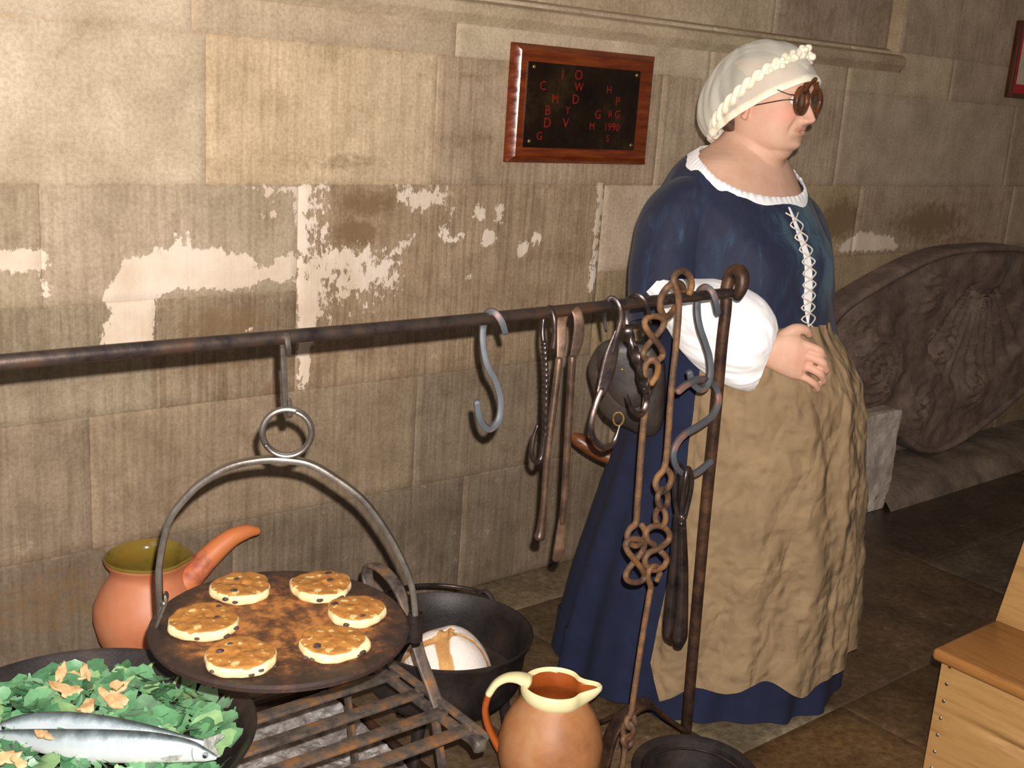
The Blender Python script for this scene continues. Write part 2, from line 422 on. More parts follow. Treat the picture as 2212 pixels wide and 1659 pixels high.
# ---- string-course moulding that stops against the plain wall
g = G()
prof = [(.06, 1.660), (-.003, 1.663), (-.006, 1.668), (-.022, 1.684), (-.026, 1.690), (-.026, 1.712), (-.023, 1.717), (.046, 1.748), (.06, 1.750)]
xs = np.concatenate([np.linspace(-1.6, 3.95, 120), [3.965, 3.976]])
rings = []
for i, x in enumerate(xs):
    s = 1 if i < len(xs) - 1 else .35
    rings.append(np.array([(x, WY + (d * s if d < 0 else d) + .0015 * math.sin(x * 31 + z * 90), z) for d, z in prof]))
loft(g, rings)
n = len(g.v); vv = np.array(g.v)
g.attr = dict(tone=np.array([lin((216, 205, 182) if p[0] < 3.2 else (196, 180, 156))[:3] for p in vv]), joint=np.array([1. if abs((p[0] % 1.15) - .55) < .02 else 0. for p in vv]),
              marks=np.full(n, .15), plaster=np.full(n, -.06), stain=np.full(n, .0))
tag(obj('trim_1', g, STONE, angle=30, origin=(0, WY, 1.67)), kind='structure')

# ---- flagstone floor
def floor_mat():
    t = NT('flagstone'); co = t.coord()
    tone = t.attr('tone', 'Color'); jt = t.attr('joint')
    n1 = t.noise(co, 4, 6, .65); n2 = t.noise(co, 45, 6, .7)
    col = t.mix(1.0, tone, t.ramp(n1, [(.3, (150, 140, 130)), (.7, (255, 250, 245))]), 'MULTIPLY')
    col = t.mix(.7, col, t.mix(1.0, col, t.ramp(n2, [(.35, (150, 140, 130)), (.65, (255, 250, 240))]), 'MULTIPLY'))
    col = t.mix(t.math('MULTIPLY', t.ramp(t.noise(co, 16, 5, .8), [(.62, (0, 0, 0)), (.72, (255, 255, 255))]), .3), col, (176, 166, 150))
    col = t.mix(t.math('MULTIPLY', jt, t.ramp(t.noise(co, 3, 3), [(.45, (0, 0, 0)), (.7, (120, 120, 120))])), col, (150, 136, 112))
    return t.fin(col, t.ramp(n2, [(.3, (120, 120, 120)), (.7, (190, 190, 190))]), 0, t.bump(t.math('ADD', n2, n1), .5, .004))
rects = []
def fr(x0, x1, y0, y1, c=(124, 100, 74)): rects.append((x0, x1, y0, y1, tone(c, 6), 0, 0))
FB = (116, 94, 72); FD = (100, 84, 70)
fr(-1.6, .4, -1, .9); fr(.4, 1.5, -1, .9); fr(1.5, 2.45, -1, .3, FB); fr(2.45, 3.55, -1, .2, FB); fr(3.55, 4.9, -1, .5, FD); fr(4.9, 7.2, -1, .5, FD)
fr(-1.6, .4, .9, 1.47); fr(.4, 1.5, .9, 1.47); fr(1.5, 2.45, .3, 1.47, (136, 106, 70)); fr(2.45, 3.55, .2, 1.47, (126, 100, 70)); fr(3.55, 4.9, .5, 1.89, (112, 100, 88)); fr(4.9, 7.2, .5, 1.7, FD)
fr(-1.6, .6, 1.47, 2.36, (128, 112, 94)); fr(.6, 1.62, 1.47, 2.36, (132, 112, 88)); fr(1.62, 2.02, 1.47, 2.36, (130, 110, 84)); fr(2.02, 2.42, 1.47, 1.78, (176, 164, 138)); fr(2.02, 2.42, 1.78, 2.36, (128, 110, 86)); fr(2.42, 3.55, 1.47, 2.36, FB)
fr(3.55, 4.9, 1.89, 2.36, FD); fr(4.9, 7.2, 1.7, 2.36, FD)
fr(-1.6, 1.7, 2.36, 2.58, (146, 130, 106)); fr(1.7, 2.55, 2.36, 2.58, (158, 142, 116)); fr(2.55, 3.6, 2.36, 2.58, FB); fr(3.6, 7.2, 2.36, 2.58, FD)
g = G()
tn, jt, mk, uw = blocks(g, rects, lambda u, w, d: np.stack([u, w, -d], 1), step=.03, edge=.008, deep=.004)
g.attr = dict(tone=tn, joint=jt)
tag(obj('floor', g, floor_mat(), angle=60, origin=(0, 0, 0)), kind='structure')

# ================================================================ metals and clays
RUST = mat('rusty_iron', (62, 54, 50), (98, 88, 80), (146, 102, 60), 26, .62, .35, .5, 120, .0012, .34, .66)
RUSTD = mat('dark_rusty_iron', (44, 34, 30), (74, 52, 40), (104, 72, 50), 22, .5, .55, .45, 110, .001, .34, .68)
CHAIN = mat('orange_rusty_iron', (70, 50, 38), (100, 72, 48), (136, 94, 52), 24, .66, .1, .6, 110, .0012, .34, .66)
BARM = mat('forged_bar_iron', (66, 58, 58), (92, 80, 74), (112, 84, 66), 18, .4, .8, .4, 140, .0008, .35, .68)
BLACK = mat('black_forged_iron', (54, 46, 46), (78, 68, 66), (98, 78, 68), 20, .32, .8, .35, 90, .001, .35, .68)
CAST = mat('black_cast_iron', (34, 30, 30), (48, 40, 37), (64, 50, 42), 12, .5, .3, .5, 160, .001, .38, .7)
BLUE = mat('blue_grey_forged_steel', (84, 88, 94), (100, 104, 110), (112, 112, 114), 9, .5, .35, .3, 60, .001, .35, .65)
GREY = mat('worn_grey_steel', (92, 84, 76), (118, 110, 102), (136, 128, 120), 14, .4, .75, .3, 120, .0008, .35, .66)
def scale_spot():
    t = NT('blue_steel_with_red_scale'); co = t.coord()
    n = t.noise(co, 17, 3, .5); m = t.noise(co, 9, 5)
    col = t.mix(t.ramp(n, [(.59, (0, 0, 0)), (.65, (255, 255, 255))]), t.ramp(m, [(.35, (66, 70, 76)), (.65, (88, 90, 92))]), (122, 86, 76))
    return t.fin(col, .55, .15, t.bump(t.noise(co, 70, 4), .3, .001))
BLUER = scale_spot()

# ---- iron cooking rail: crossbar, upright with its curled head, splayed foot
rail = thing('cooking_rail', 'long rusty iron rail across the fireplace on an upright post, hung with hooks', 'iron rail', (1.79, 1.45, 0))
g = G()
pa, pb = at(0, 783, BY), at(1560, 640, BY)
xs = np.linspace(-.35, pb[0], 30)
tube(g, [(x, BY + .0015 * math.sin(x * 5), 1.130 + (x - .4) * .0055 + .002 * math.sin(x * 4)) for x in xs] + [tuple(at(1590, 634, BY)), tuple(at(1606, 628, BY + .012))], [.0105] * 30 + [.009, .006], 14, k=3)
obj('crossbar', g, BARM, rail)
g = G()
BP = [at(1483, 1572, BY + .05), at(1520, 1150, BY + .04), at(1545, 900, BY + .03), at(1560, 740, BY + .02), at(1568, 670, BY + .018), at(1570, 625, BY + .02), at(1580, 594, BY + .016), at(1594, 585, BY), at(1603, 597, BY - .016), at(1602, 620, BY - .02), at(1592, 642, BY - .014)]
BP = [np.array([BP[0][0], BP[0][1], .02])] + BP
tube(g, BP, [.0125, .0125, .0125, .0125, .012, .012, .0125, .014, .0145, .0145, .013, .010], 14, k=6)
obj('upright', g, RUSTD, rail)
g = G()
q0, q1, q2, q3 = at(1285, 1660, 1.52), at(1330, 1570, 1.51), at(1392, 1522, 1.50), at(1450, 1560, 1.50)
q0 = np.array([q0[0], 1.52, .006]); q4 = np.array([BP[0][0], 1.50, .10])
tube(g, [q0, (q0 + q1) / 2, q1, q2, q3, q4], 1, 12, sect=(.034, .010), ref=(0, 1, 0), k=6)
p0 = at(1240, 1612, 1.75); tube(g, [(p0[0], 1.78, .006), at(1296, 1560, 1.62), at(1380, 1516, 1.52), at(1405, 1520, 1.508)], 1, 12, sect=(.010, .034), ref=(0, 0, 1), k=6)
obj('foot', g, RUSTD, rail)

# ---- S-hook that carries the griddle
def hang(name, label, cat, paths, m, group=None, part=None):
    """a forged hook: one mesh of one or more bars given as pixel + depth behind the rail plane"""
    g = G()
    for kw in paths:
        P = [at(x, y, BY + d) for x, y, d in kw.pop('pts')]
        tube(g, P, **kw)
    return tag(obj(name, g, m, angle=40), label, cat, group)
hang('pot_hook', 'short flat iron hook on the rail holding the griddle ring', 'hook', [
    dict(pts=[(624, 768, -.016), (622, 748, -.0175), (619, 727, -.012), (615, 719, 0), (612, 727, .014), (611, 752, .0155), (613, 800, .010), (615, 845, .013), (617, 882, .012), (622, 899, .002), (627, 893, -.013), (625, 862, -.015)],
         r=[.8, 1, 1, 1, 1, 1, 1.1, 1.1, 1, 1, 1, .7], n=12, sect=(.0085, .005), ref=(1, 0, 0), k=6)], GREY)
# ================================================================ griddle and what stands round the hearth
def atp(px, py, p0, nrm):
    d = MW @ _ray(px, py, FPX); nrm = np.array(nrm, float); return EYE + d * (np.dot(np.array(p0) - EYE, nrm) / np.dot(d, nrm))

# ---- round griddle on its hoop
GC = np.array([.784, 1.436, .672]); GN = unit(np.array([.49, .87, 0])); GE = unit(np.array([.87, -.49, 0]))
def griddle_mat():
    t = NT('rusty_griddle_iron'); co = t.coord(); n = t.noise(co, 16, 7, .68, .4); m = t.noise(co, 60, 5, .7)
    w = t.attr('wear'); f = t.math('ADD', t.math('MULTIPLY', n, .58), t.math('MULTIPLY', m, .42)); f = t.math('ADD', f, t.math('MULTIPLY', w, .13))
    col = t.ramp(f, [(.43, (44, 30, 24)), (.54, (72, 46, 30)), (.61, (112, 70, 36)), (.70, (172, 112, 56))])
    return t.fin(col, .62, .1, t.bump(m, .5, .0015))
gr = thing('griddle', 'round rusty iron griddle with six cakes, hanging by its tall hoop handle', 'griddle', tuple(GC))
g = G()
prof = [(0, 0), (.188, 0), (.196, .004), (.1965, .010), (.192, .0135)] + [(r, .0125) for r in (.18, .16, .14, .12, .1, .08, .06, .04, .02)] + [(0.001, .0125)]
lathe(g, prof, GC, 96)
vv = np.array(g.v) - GC; rr = np.linalg.norm(vv[:, :2], axis=1)
g.attr = dict(wear=np.clip((.165 - rr) / .05, -1.2, 1))
obj('plate', g, griddle_mat(), gr, 40)
hp = [(347, 1330), (346, 1307), (344, 1265), (345, 1217), (365, 1126), (410, 1065), (455, 1029), (504, 1005), (566, 993), (615, 993), (668, 1002), (722, 1032), (783, 1079), (832, 1144), (869, 1212), (890, 1270), (897, 1335), (897, 1360)]
g = G(); tube(g, [atp(x, y, GC, GN) for x, y in hp], 1, 12, sect=(.017, .0100), ref=GN, k=5)
obj('hoop_handle', g, GREY, gr, 40)
g = G(); rc = atp(620, 934, GC, GN); ra = np.linalg.norm(atp(673, 934, GC, GN) - rc)
tube(g, [rc + ra * (math.cos(a) * GE + math.sin(a) * np.array([0, 0, 1.]) ) for a in np.linspace(0, 2 * math.pi, 17)[:-1]], .0050, 10, closed=True, k=4)
tube(g, [rc + ra * .99 * (math.cos(a) * GE + math.sin(a) * np.array([0, 0, 1.])) - GN * .006 for a in np.linspace(-2.6, 1.2, 12)], .0034, 10, k=4)
obj('ring', g, GREY, gr)
g = G(); sc = atp(897, 1352, GC, GN); lathe(g, [(.0125, -.024), (.0125, .022), (.0105, .022), (.0105, -.02), (.0125, -.024)], sc, 24)
tube(g, [sc + (0, 0, -.02) - GE * .008, sc - GE * .022 + (0, 0, -.026), GC + GE * .185 + (0, 0, .004)], 1, 12, sect=(.02, .006), ref=GN, k=4)
obj('handle_socket', g, BLACK, gr)
g = G(); lf = atp(358, 1300, GC, GN)
tube(g, [lf + (0, 0, .012), lf, GC - GE * .186 + (0, 0, .008)], [.8, 1, 1], 12, sect=(.022, .006), ref=GN, k=4); ball(g, lf - GN * .006 - GE * .002, .006, 12)
obj('hinge_lug', g, GREY, gr)

# ---- griddle cakes
def cake_mat():
    t = NT('griddled_cake'); co = t.coord(); n = t.noise(co, 70, 5, .6); m = t.noise(co, 190, 3, .6); k = t.attr('baked')
    f = t.math('ADD', k, t.math('MULTIPLY', t.math('SUBTRACT', n, .5), .6))
    top = t.mix(t.ramp(t.noise(co, 62, 2, .5), [(.61, (0, 0, 0)), (.64, (255, 255, 255))]), t.ramp(n, [(.35, (142, 90, 34)), (.65, (178, 120, 50))]), (206, 174, 118))
    col = t.mix(t.ramp(f, [(.42, (0, 0, 0)), (.55, (255, 255, 255))]), t.ramp(n, [(.3, (214, 184, 132)), (.7, (232, 208, 158))]), top)
    return t.fin(col, .75, 0, t.bump(m, .5, .0015))
CAKE = cake_mat(); CURR = mat('dark_currant', (40, 28, 26), (84, 66, 62), None, 90, .5, 0, .4)
zt = GC[2] + .0127
cakes = [(520, 1282, 64, 'griddle cake at the back left, its currant at the right edge', .0),
         (693, 1278, 66, 'griddle cake at the very back with a jagged raised left corner', 1.1),
         (769, 1332, 63, 'griddle cake on the right, just below the backmost one', 2.3),
         (718, 1402, 72, 'griddle cake at the front right, tapering to a point on its right', 3.1),
         (520, 1432, 75, 'griddle cake at the front, nearest the pan of greens', 4.4),
         (440, 1356, 73, 'leftmost griddle cake, near the hinge of the hoop handle', 5.2)]
for i, (x, y, hw, lb, sd) in enumerate(cakes):
    c = atz(x, y, zt); dep = np.linalg.norm(c - EYE); R = hw * dep / FPX * .97
    def cf(th, r, z, sd=sd, R=R, i=i):
        q = r / R
        k = 1 + .03 * math.sin(3 * th + sd) * q + .022 * math.sin(5 * th + sd * 2) * q + .015 * math.sin(11 * th + sd) * q
        if i == 3: k *= 1 + .10 * math.exp(-((th - 5.6) / .35) ** 2) * q
        zz = z * (1 + .07 * math.sin(2 * th + sd)) + (.0010 * math.sin(r * math.cos(th) * 160 + sd) * math.sin(r * math.sin(th) * 190 + sd) if z > .012 else 0)
        if i == 1: zz += .010 * math.exp(-((th - 2.75) / .22) ** 2) * max(0, q - .6) if z > .01 else 0
        return (r * k * math.cos(th), r * k * math.sin(th), zz)
    ck = thing('griddle_cake', lb, 'cake', tuple(c), 0, 'currant cakes on the griddle')
    g = G()
    prof = [(0.0005, .0), (R * .9, .0), (R * .97, .003), (R, .008), (R * .985, .0135), (R * .95, .0165), (R * .9, .0178)] + [(R * q, .018) for q in (.8, .7, .6, .5, .4, .3, .2, .1)] + [(.0005, .018)]
    lathe(g, prof, c, 64, fn=cf)
    vv = np.array(g.v) - c; rr = np.linalg.norm(vv[:, :2], axis=1) / R
    g.attr = dict(baked=np.where(vv[:, 2] > .0145, np.clip(1.0 - (rr - .86) * 5, 0, 1), 0))
    obj('cake_body', g, CAKE, ck, 50)
    for j in range(6):
        q = random.Random(i * 10 + j); th = q.uniform(3.3, 6.6) if j < 4 else q.uniform(0, 6.28); on_side = j < 4
        r = R * (.995 if on_side else q.uniform(.3, .8)); z = q.uniform(.004, .011) if on_side else .0176
        p = cf(th, r, z); g2 = G()
        ball(g2, (c[0] + p[0], c[1] + p[1], c[2] + p[2]), q.uniform(.0035, .0055), 10, sc=(1.3, 1, .62))
        obj('currant', g2, CURR, ck)

# ---- gridiron
gi = thing('gridiron', 'rusty iron gridiron of flat parallel bars standing over the ashes', 'gridiron', (.65, 1.62, 0))
GZ = .397; GX0, GX1 = .12, 1.135
for i, y in enumerate((1.412, 1.487, 1.562, 1.640, 1.716, 1.792, 1.868)):
    g = G(); box(g, (GX0 - .01, y - .0135, GZ - .008), (GX1 + .012, y + .0135, GZ), .0015)
    vv = np.array(g.v); g.v = [(x, yy + .003 * math.sin(x * 9 + i), z + .0015 * math.sin(x * 13 + 2 * i)) for x, yy, z in vv]
    obj('bar', g, RUST, gi, 40)
for sx in (GX0, GX1):
    g = G(); tube(g, [(sx, 1.90, GZ - .011), (sx, 1.64, GZ - .010), (sx + .002, 1.45, GZ - .010), (sx + .003, 1.385, GZ - .006), (sx + .002, 1.362, GZ - .008)], [1, 1, 1, 1.2, 1.6], 12, sect=(.016, .016), ref=(1, 0, 0), k=6)
    if sx == GX1:
        for y in (1.40, 1.49, 1.565): ball(g, (sx + .012, y, GZ + .001), .009, 10, sc=(1, 1, .5))
        tube(g, [(sx + .014, 1.93, GZ + .004), (sx + .016, 1.66, GZ + .005), (sx + .017, 1.41, GZ + .003), (sx + .016, 1.374, GZ - .006)], [1, 1, 1, 1.5], 12, sect=(.018, .008), ref=(1, 0, 0), k=6)
    obj('rail', g, RUST, gi, 40)
for (sx, y, ox) in ((GX1, 1.50, .07), (GX0, 1.50, -.05), (GX1, 1.83, .05), (GX0, 1.83, -.05)):
    g = G(); tube(g, [(sx, y, GZ - .004), (sx + ox * .5, y - .01, .2), (sx + ox, y - .02, .0)], 1, 12, sect=(.022, .009), ref=(0, 1, 0), k=6, ends='flat')
    obj('leg', g, RUST, gi, 40)
g = G()
tube(g, [(1.14, 1.738, .545), (1.14, 1.748, .566), (1.14, 1.736, .588), (1.14, 1.695, .594), (1.14, 1.650, .583), (1.14, 1.610, .553), (1.14, 1.578, .507), (1.14, 1.555, .470), (1.145, 1.525, .425), (1.146, 1.500, .392)], 1, 12, sect=(.024, .008), ref=(1, 0, 0), k=6)
obj('curled_handle', g, RUST, gi, 40)

# ---- ash tray under it
g = G(); box(g, (.45, 1.30, 0), (1.335, 2.2, .012), .002); box(g, (.45, 1.30, .012), (.458, 2.2, .06), .002); box(g, (1.322, 1.30, .012), (1.335, 2.2, .055), .003); box(g, (.458, 2.19, .012), (1.322, 2.2, .06), .002); box(g, (.458, 1.30, .012), (1.322, 1.31, .05), .002)
tag(obj('ash_tray', g, RUSTD), 'low rusty tray holding pale ash beneath the gridiron', 'fire tray')
g = G(); nx, ny = 90, 90
X, Y_ = np.meshgrid(np.linspace(.462, 1.318, nx), np.linspace(1.314, 2.186, ny))
Zq = .036 + .02 * fbm(np.stack([X * 9, Y_ * 9, 0 * X], -1), 4) + .012 * fbm(np.stack([X * 40, Y_ * 40, 0 * X], -1), 8) + .03 * np.exp(-((X - .85) / .25) ** 2 - ((Y_ - 1.75) / .3) ** 2)
g.add(np.stack([X, Y_, Zq], -1).reshape(-1, 3), [[r * nx + c, r * nx + c + 1, (r + 1) * nx + c + 1, (r + 1) * nx + c] for r in range(ny - 1) for c in range(nx - 1)])
ASH = mat('wood_ash', (84, 72, 66), (142, 134, 130), (192, 188, 184), 30, .9, 0, .8, 90, .004, .3, .65)
tag(obj('wood_ash', g, ASH, angle=0), 'pale grey wood ash and cinders under the gridiron bars', 'ash', kind='stuff')

# ---- big shallow iron pan with greens, fish and mushrooms
PC = np.array([.552, 1.655, .399])
g = G()
lathe(g, [(.001, 0), (.2, 0), (.222, .006), (.252, .032), (.270, .062), (.273, .066), (.270, .068), (.264, .063), (.245, .036), (.214, .014), (.195, .009), (.001, .009)], PC, 96)
pan = thing('iron_pan', 'wide shallow black iron pan full of greens and fish', 'pan', tuple(PC))
obj('pan_bowl', g, CAST, pan, 40)
g = G(); tube(g, [PC + (-.262, -.05, .055), PC + (-.34, -.065, .075), PC + (-.50, -.1, .09)], [1.2, 1, 1.2], 12, sect=(.03, .008), ref=(0, 0, 1), k=6); obj('handle', g, CAST, pan)
def heap(x, y):
    r = math.hypot(x - PC[0], y - PC[1]) / .245; return PC[2] + .030 + .062 * max(0, 1 - r ** 2.4)
def leaf_mat():
    t = NT('chopped_cabbage'); co = t.coord(); k = t.attr('leaf', 'Color'); n = t.noise(co, 60, 4)
    col = t.mix(.5, k, t.mix(1.0, k, t.ramp(n, [(.3, (150, 165, 150)), (.7, (255, 255, 240))]), 'MULTIPLY'))
    return t.fin(col, .42, 0, t.bump(n, .3, .002))
q = random.Random(11); g = G(); lc = []
for i in range(520):
    a = q.uniform(0, 6.283); r = .232 * math.sqrt(q.uniform(0, 1)); x, y = PC[0] + r * math.cos(a), PC[1] + r * math.sin(a)
    big = q.random() < .45
    L = q.uniform(.035, .075) if big else q.uniform(.025, .06); Wd = q.uniform(.022, .046) if big else q.uniform(.006, .014)
    yaw = q.uniform(0, 6.283); pit = q.uniform(-.5, .55); rol = q.uniform(-.7, .7); curl = q.uniform(-14, 22)
    M = np.array(Matrix.Rotation(yaw, 3, 'Z') @ Matrix.Rotation(pit, 3, 'Y') @ Matrix.Rotation(rol, 3, 'X'))
    nu, nv = 7, 4; v = []
    for s in range(nu):
        u = s / (nu - 1) - .5
        for w in range(nv):
            e = w / (nv - 1) - .5
            wid = Wd * (1 - (2 * u) ** 4 * q.uniform(.3, .7)); v.append((u * L, e * wid + .003 * math.sin(u * 20 + i), curl * (u * L) ** 2 * .6 + 9 * (e * wid) ** 2 + q.uniform(-.0012, .0012)))
    v = np.array(v) @ M.T + np.array([x, y, heap(x, y) - q.uniform(-.002, .014)])
    rim = PC[2] + .012 + np.maximum(0, np.linalg.norm(v[:, :2] - PC[:2], axis=1) - .205) * 1.0; v[:, 2] = np.maximum(v[:, 2], rim)
    fb = [[s * nv + w, s * nv + w + 1, (s + 1) * nv + w + 1, (s + 1) * nv + w] for s in range(nu - 1) for w in range(nv - 1)]
    g.add(v, fb)
    c = q.choice([(84, 136, 96), (98, 150, 106), (76, 124, 86), (110, 160, 116), (116, 156, 122), (140, 176, 122)]); lc += [lin(c)[:3]] * len(v)
g.attr = dict(leaf=np.array(lc))
tag(obj('chopped_greens', g, leaf_mat(), angle=80), 'heap of chopped green cabbage leaves in the black pan', 'greens', kind='stuff')

def fish_mat():
    t = NT('silver_fish_skin'); co = t.coord(); k = t.attr('back'); n = t.noise(co, 40, 5, .6); m = t.noise(co, 220, 3)
    f = t.math('ADD', k, t.math('MULTIPLY', t.math('SUBTRACT', n, .5), .35))
    col = t.ramp(f, [(.0, (216, 212, 202)), (.35, (196, 202, 202)), (.72, (172, 182, 186)), (.88, (104, 116, 118)), (1.0, (60, 68, 68))])
    return t.fin(col, .38, .12, t.bump(m, .4, .0008))
FISH = fish_mat(); FIN = mat('fish_fin', (120, 124, 120), (178, 176, 164), None, 60, .4, .2, .4, stretch=(1, 6, 1)); EYEM = mat('fish_eye', (20, 22, 24), (36, 38, 40), None, 30, .1, 0, 0); SIL = mat('fish_eye_ring', (190, 196, 198), None, None, 30, .2, .6, 0)
def fish(label, spine, rad, up, head_first=True):
    f0 = thing('fish', label, 'fish', tuple(spine[len(spine) // 2]), 0, 'fish on the greens')
    S = cr(np.hstack([np.array(spine), np.array(rad)[:, None]]), 8); p, rr = S[:, :3], S[:, 3]; m = len(p); rings = []; back = []
    upv = unit(up)
    for i in range(m):
        t = unit(p[min(i + 1, m - 1)] - p[max(i - 1, 0)]); b = unit(upv - t * np.dot(upv, t)); c = np.cross(t, b)
        row = []
        for j in range(28):
            th = 2 * math.pi * j / 28; row.append(p[i] + (b * math.cos(th) + c * math.sin(th) * .55) * rr[i]); back.append(.5 + .5 * math.cos(th))
        rings.append(np.array(row))
    g = G(); loft(g, rings); g.attr = dict(back=np.array(back)); obj('body', g, FISH, f0, 60)
    t = unit(p[-1] - p[-3]); b = unit(upv - t * np.dot(upv, t)); c = np.cross(t, b)
    g = G(); e = p[-1]
    o = [e - t * .004 + b * rr[-1] * .8, e + t * .022 + b * .020, e + t * .030 + b * .017, e + t * .016, e + t * .030 - b * .017, e + t * .022 - b * .020, e - t * .004 - b * rr[-1] * .8]
    slab(g, o, -c * .0008, c * .0008); obj('tail_fin', g, FIN, f0, 0)
    i = int(m * .13); ey = p[i] + b * rr[i] * .25; t0 = unit(p[i + 1] - p[i - 1]); c0 = np.cross(t0, b)
    side = c0 if np.dot(c0, EYE - ey) > 0 else -c0
    g = G(); ball(g, ey + side * rr[i] * .50, .0052, 14); obj('eye', g, SIL, f0); g = G(); ball(g, ey + side * (rr[i] * .50 + .0028), .0033, 12); obj('pupil', g, EYEM, f0)
    i = int(m * .27); e = p[i] + side * rr[i] * .55 - b * rr[i] * .12; t0 = unit(p[i + 1] - p[i - 1])
    g = G(); slab(g, [e, e + t0 * .02 - b * .004, e + t0 * .034 - b * .010, e + t0 * .026 - b * .015, e + t0 * .006 - b * .009], side * .0005, side * .002); obj('pectoral_fin', g, FIN, f0, 0)
    g = G(); tube(g, [p[int(m * .20)] + (b * math.cos(a) + side * math.sin(a) * .56) * rr[int(m * .20)] * 1.0 + t0 * .004 * math.sin(a) for a in np.linspace(.5, 2.5, 8)], .0012, 8, k=3); obj('gill_cover', g, SIL, f0)
fu = MW @ np.array([0, 1., .12])                                # dorsal side lies away from the viewer
def fz(x, y, z): return atz(x, y, z)
fish('silver fish lying behind the other, its head at the left', [fz(-6, 1574, .487), fz(15, 1570, .490), fz(60, 1567, .493), (fz(140, 1568, .494)), fz(230, 1576, .493), fz(320, 1588, .488), fz(400, 1600, .484), fz(440, 1606, .480)], [.004, .011, .019, .023, .022, .017, .009, .006], fu)
fish('silver fish in front, its head at the right of the pan', [fz(468, 1637, .479), fz(445, 1632, .483), fz(405, 1622, .488), fz(330, 1615, .492), fz(240, 1612, .494), fz(150, 1608, .493), fz(70, 1598, .489), fz(10, 1590, .484), fz(-25, 1588, .480)], [.003, .010, .018, .024, .026, .024, .017, .010, .006], fu)

MUSH = mat('dried_mushroom', (166, 122, 74), (206, 168, 120), (222, 194, 152), 40, .75, 0, .6, 150, .0015, .32, .68)
mush = [(131, 1460, .022, 1.2, 'pale mushroom slice standing upright at the back left of the greens'), (160, 1462, .019, .4, 'broad mushroom slice between the two upright ones'), (184, 1452, .018, 1.4, 'small upright mushroom slice at the right of its cluster'), (144, 1492, .024, .2, 'brown mushroom piece below the upright cluster'),
        (258, 1482, .016, .5, 'wrinkled mushroom piece furthest back near the griddle'), (246, 1512, .026, .1, 'long branching mushroom slice in the middle of the greens'), (187, 1527, .018, .1, 'tan square mushroom piece beside the back fish'), (96, 1588, .014, .1, 'small mushroom piece lying across the fish'), (8, 1640, .022, .3, 'brown mushroom chunk at the front left edge'), (42, 1648, .013, .5, 'little mushroom chunk in front of the fish')]
for i, (x, y, s, pit, lb) in enumerate(mush):
    q = random.Random(i + 50); c = atz(x, y, .0); zz = heap(*atz(x, y, .47)[:2]) + .012 + (.012 if pit > 1 else 0) + (.016 if i == 7 else 0); c = atz(x, y, zz)
    n = 22; out = []
    for j in range(n):
        a = 2 * math.pi * j / n; r = s * (.8 + .2 * math.sin(2 * a + i) + .14 * math.sin(3 * a + 2 * i) + .08 * math.sin(7 * a + i)); out.append((r * math.cos(a) * (.5 if i in (0, 2) else 1.25 if i != 5 else 1.6), r * math.sin(a) * (1.3 if i in (0, 2) else .8 if i != 5 else .55), 0))
    M = np.array(Matrix.Rotation(q.uniform(-.9, .9) - .5, 3, 'Z') @ Matrix.Rotation(pit, 3, 'X') @ Matrix.Rotation(q.uniform(-.3, .3), 3, 'Y'))
    rings = []
    for k, (h, sc) in enumerate(((-.003, .86), (-.0022, .97), (.0012, 1), (.0026, .93), (.0032, .75))):
        o = np.array(out) * sc; o[:, 2] = h + 8 * (o[:, 0] ** 2) - .0015 * np.sin(o[:, 1] * 300); rings.append(o @ M.T + c)
    g = G(); loft(g, rings)
    tag(obj('mushroom_slice', g, MUSH, angle=45), lb, 'mushroom', 'mushroom pieces on the greens')

# ---- terracotta pipkin with a glazed mouth
TERRA = mat('orange_terracotta', (180, 104, 68), (200, 124, 86), (206, 136, 100), 6, .5, 0, .15, 120, .001, .3, .7)
GLAZE = mat('olive_brown_glaze', (96, 80, 28), (126, 106, 44), (138, 98, 36), 9, .10, 0, .06, 30, .001, .3, .7)
KC = np.array([.950, 2.375, 0]); pk = thing('pipkin', 'orange terracotta pot with olive glazed mouth and side handle, against the wall', 'clay pot', tuple(KC))
sa = math.atan2(-.45, .9)
def pf(th, r, z):
    k = 1.0; d = (th - sa + math.pi) % (2 * math.pi) - math.pi; w = smoothstep(z, .372, .408)
    k += w * (.07 * math.exp(-(d / .25) ** 2) - .035 * math.exp(-((abs(d) - .55) / .2) ** 2)); return (r * k * math.cos(th), r * k * math.sin(th), z + .0015 * math.sin(th * 2))
g = G(); out = [(.001, .118), (.04, .120), (.067, .136), (.091, .170), (.111, .215), (.1215, .260), (.1195, .298), (.105, .330), (.089, .357), (.0825, .370), (.0825, .380), (.088, .392), (.0940, .400), (.0960, .405)]
lathe(g, out + [(.0952, .408)], KC, 72, fn=pf); obj('pot_body', g, TERRA, pk, 40)
g = G(); lathe(g, [(.0955, .4045), (.0964, .408), (.0955, .4115), (.093, .413), (.088, .407), (.081, .396), (.0775, .382), (.081, .360), (.099, .328), (.111, .29), (.104, .22), (.078, .168), (.001, .140)], KC, 72, fn=pf)
obj('glazed_mouth', g, GLAZE, pk, 40)
g = G(); HY = 2.335
tube(g, [at(372, 1290, HY), at(400, 1258, HY), at(432, 1224, HY), at(465, 1190, HY - .005), at(500, 1162, HY - .01), at(532, 1149, HY - .012), at(556, 1147, HY - .012)], [.040, .034, .029, .026, .022, .017, .010], 20, k=6)
HAND = mat('scorched_terracotta', (206, 122, 66), (204, 116, 72), (140, 70, 56), 7, .55, 0, .15, 60, .001, .42, .62); obj('handle', g, HAND, pk, 50)
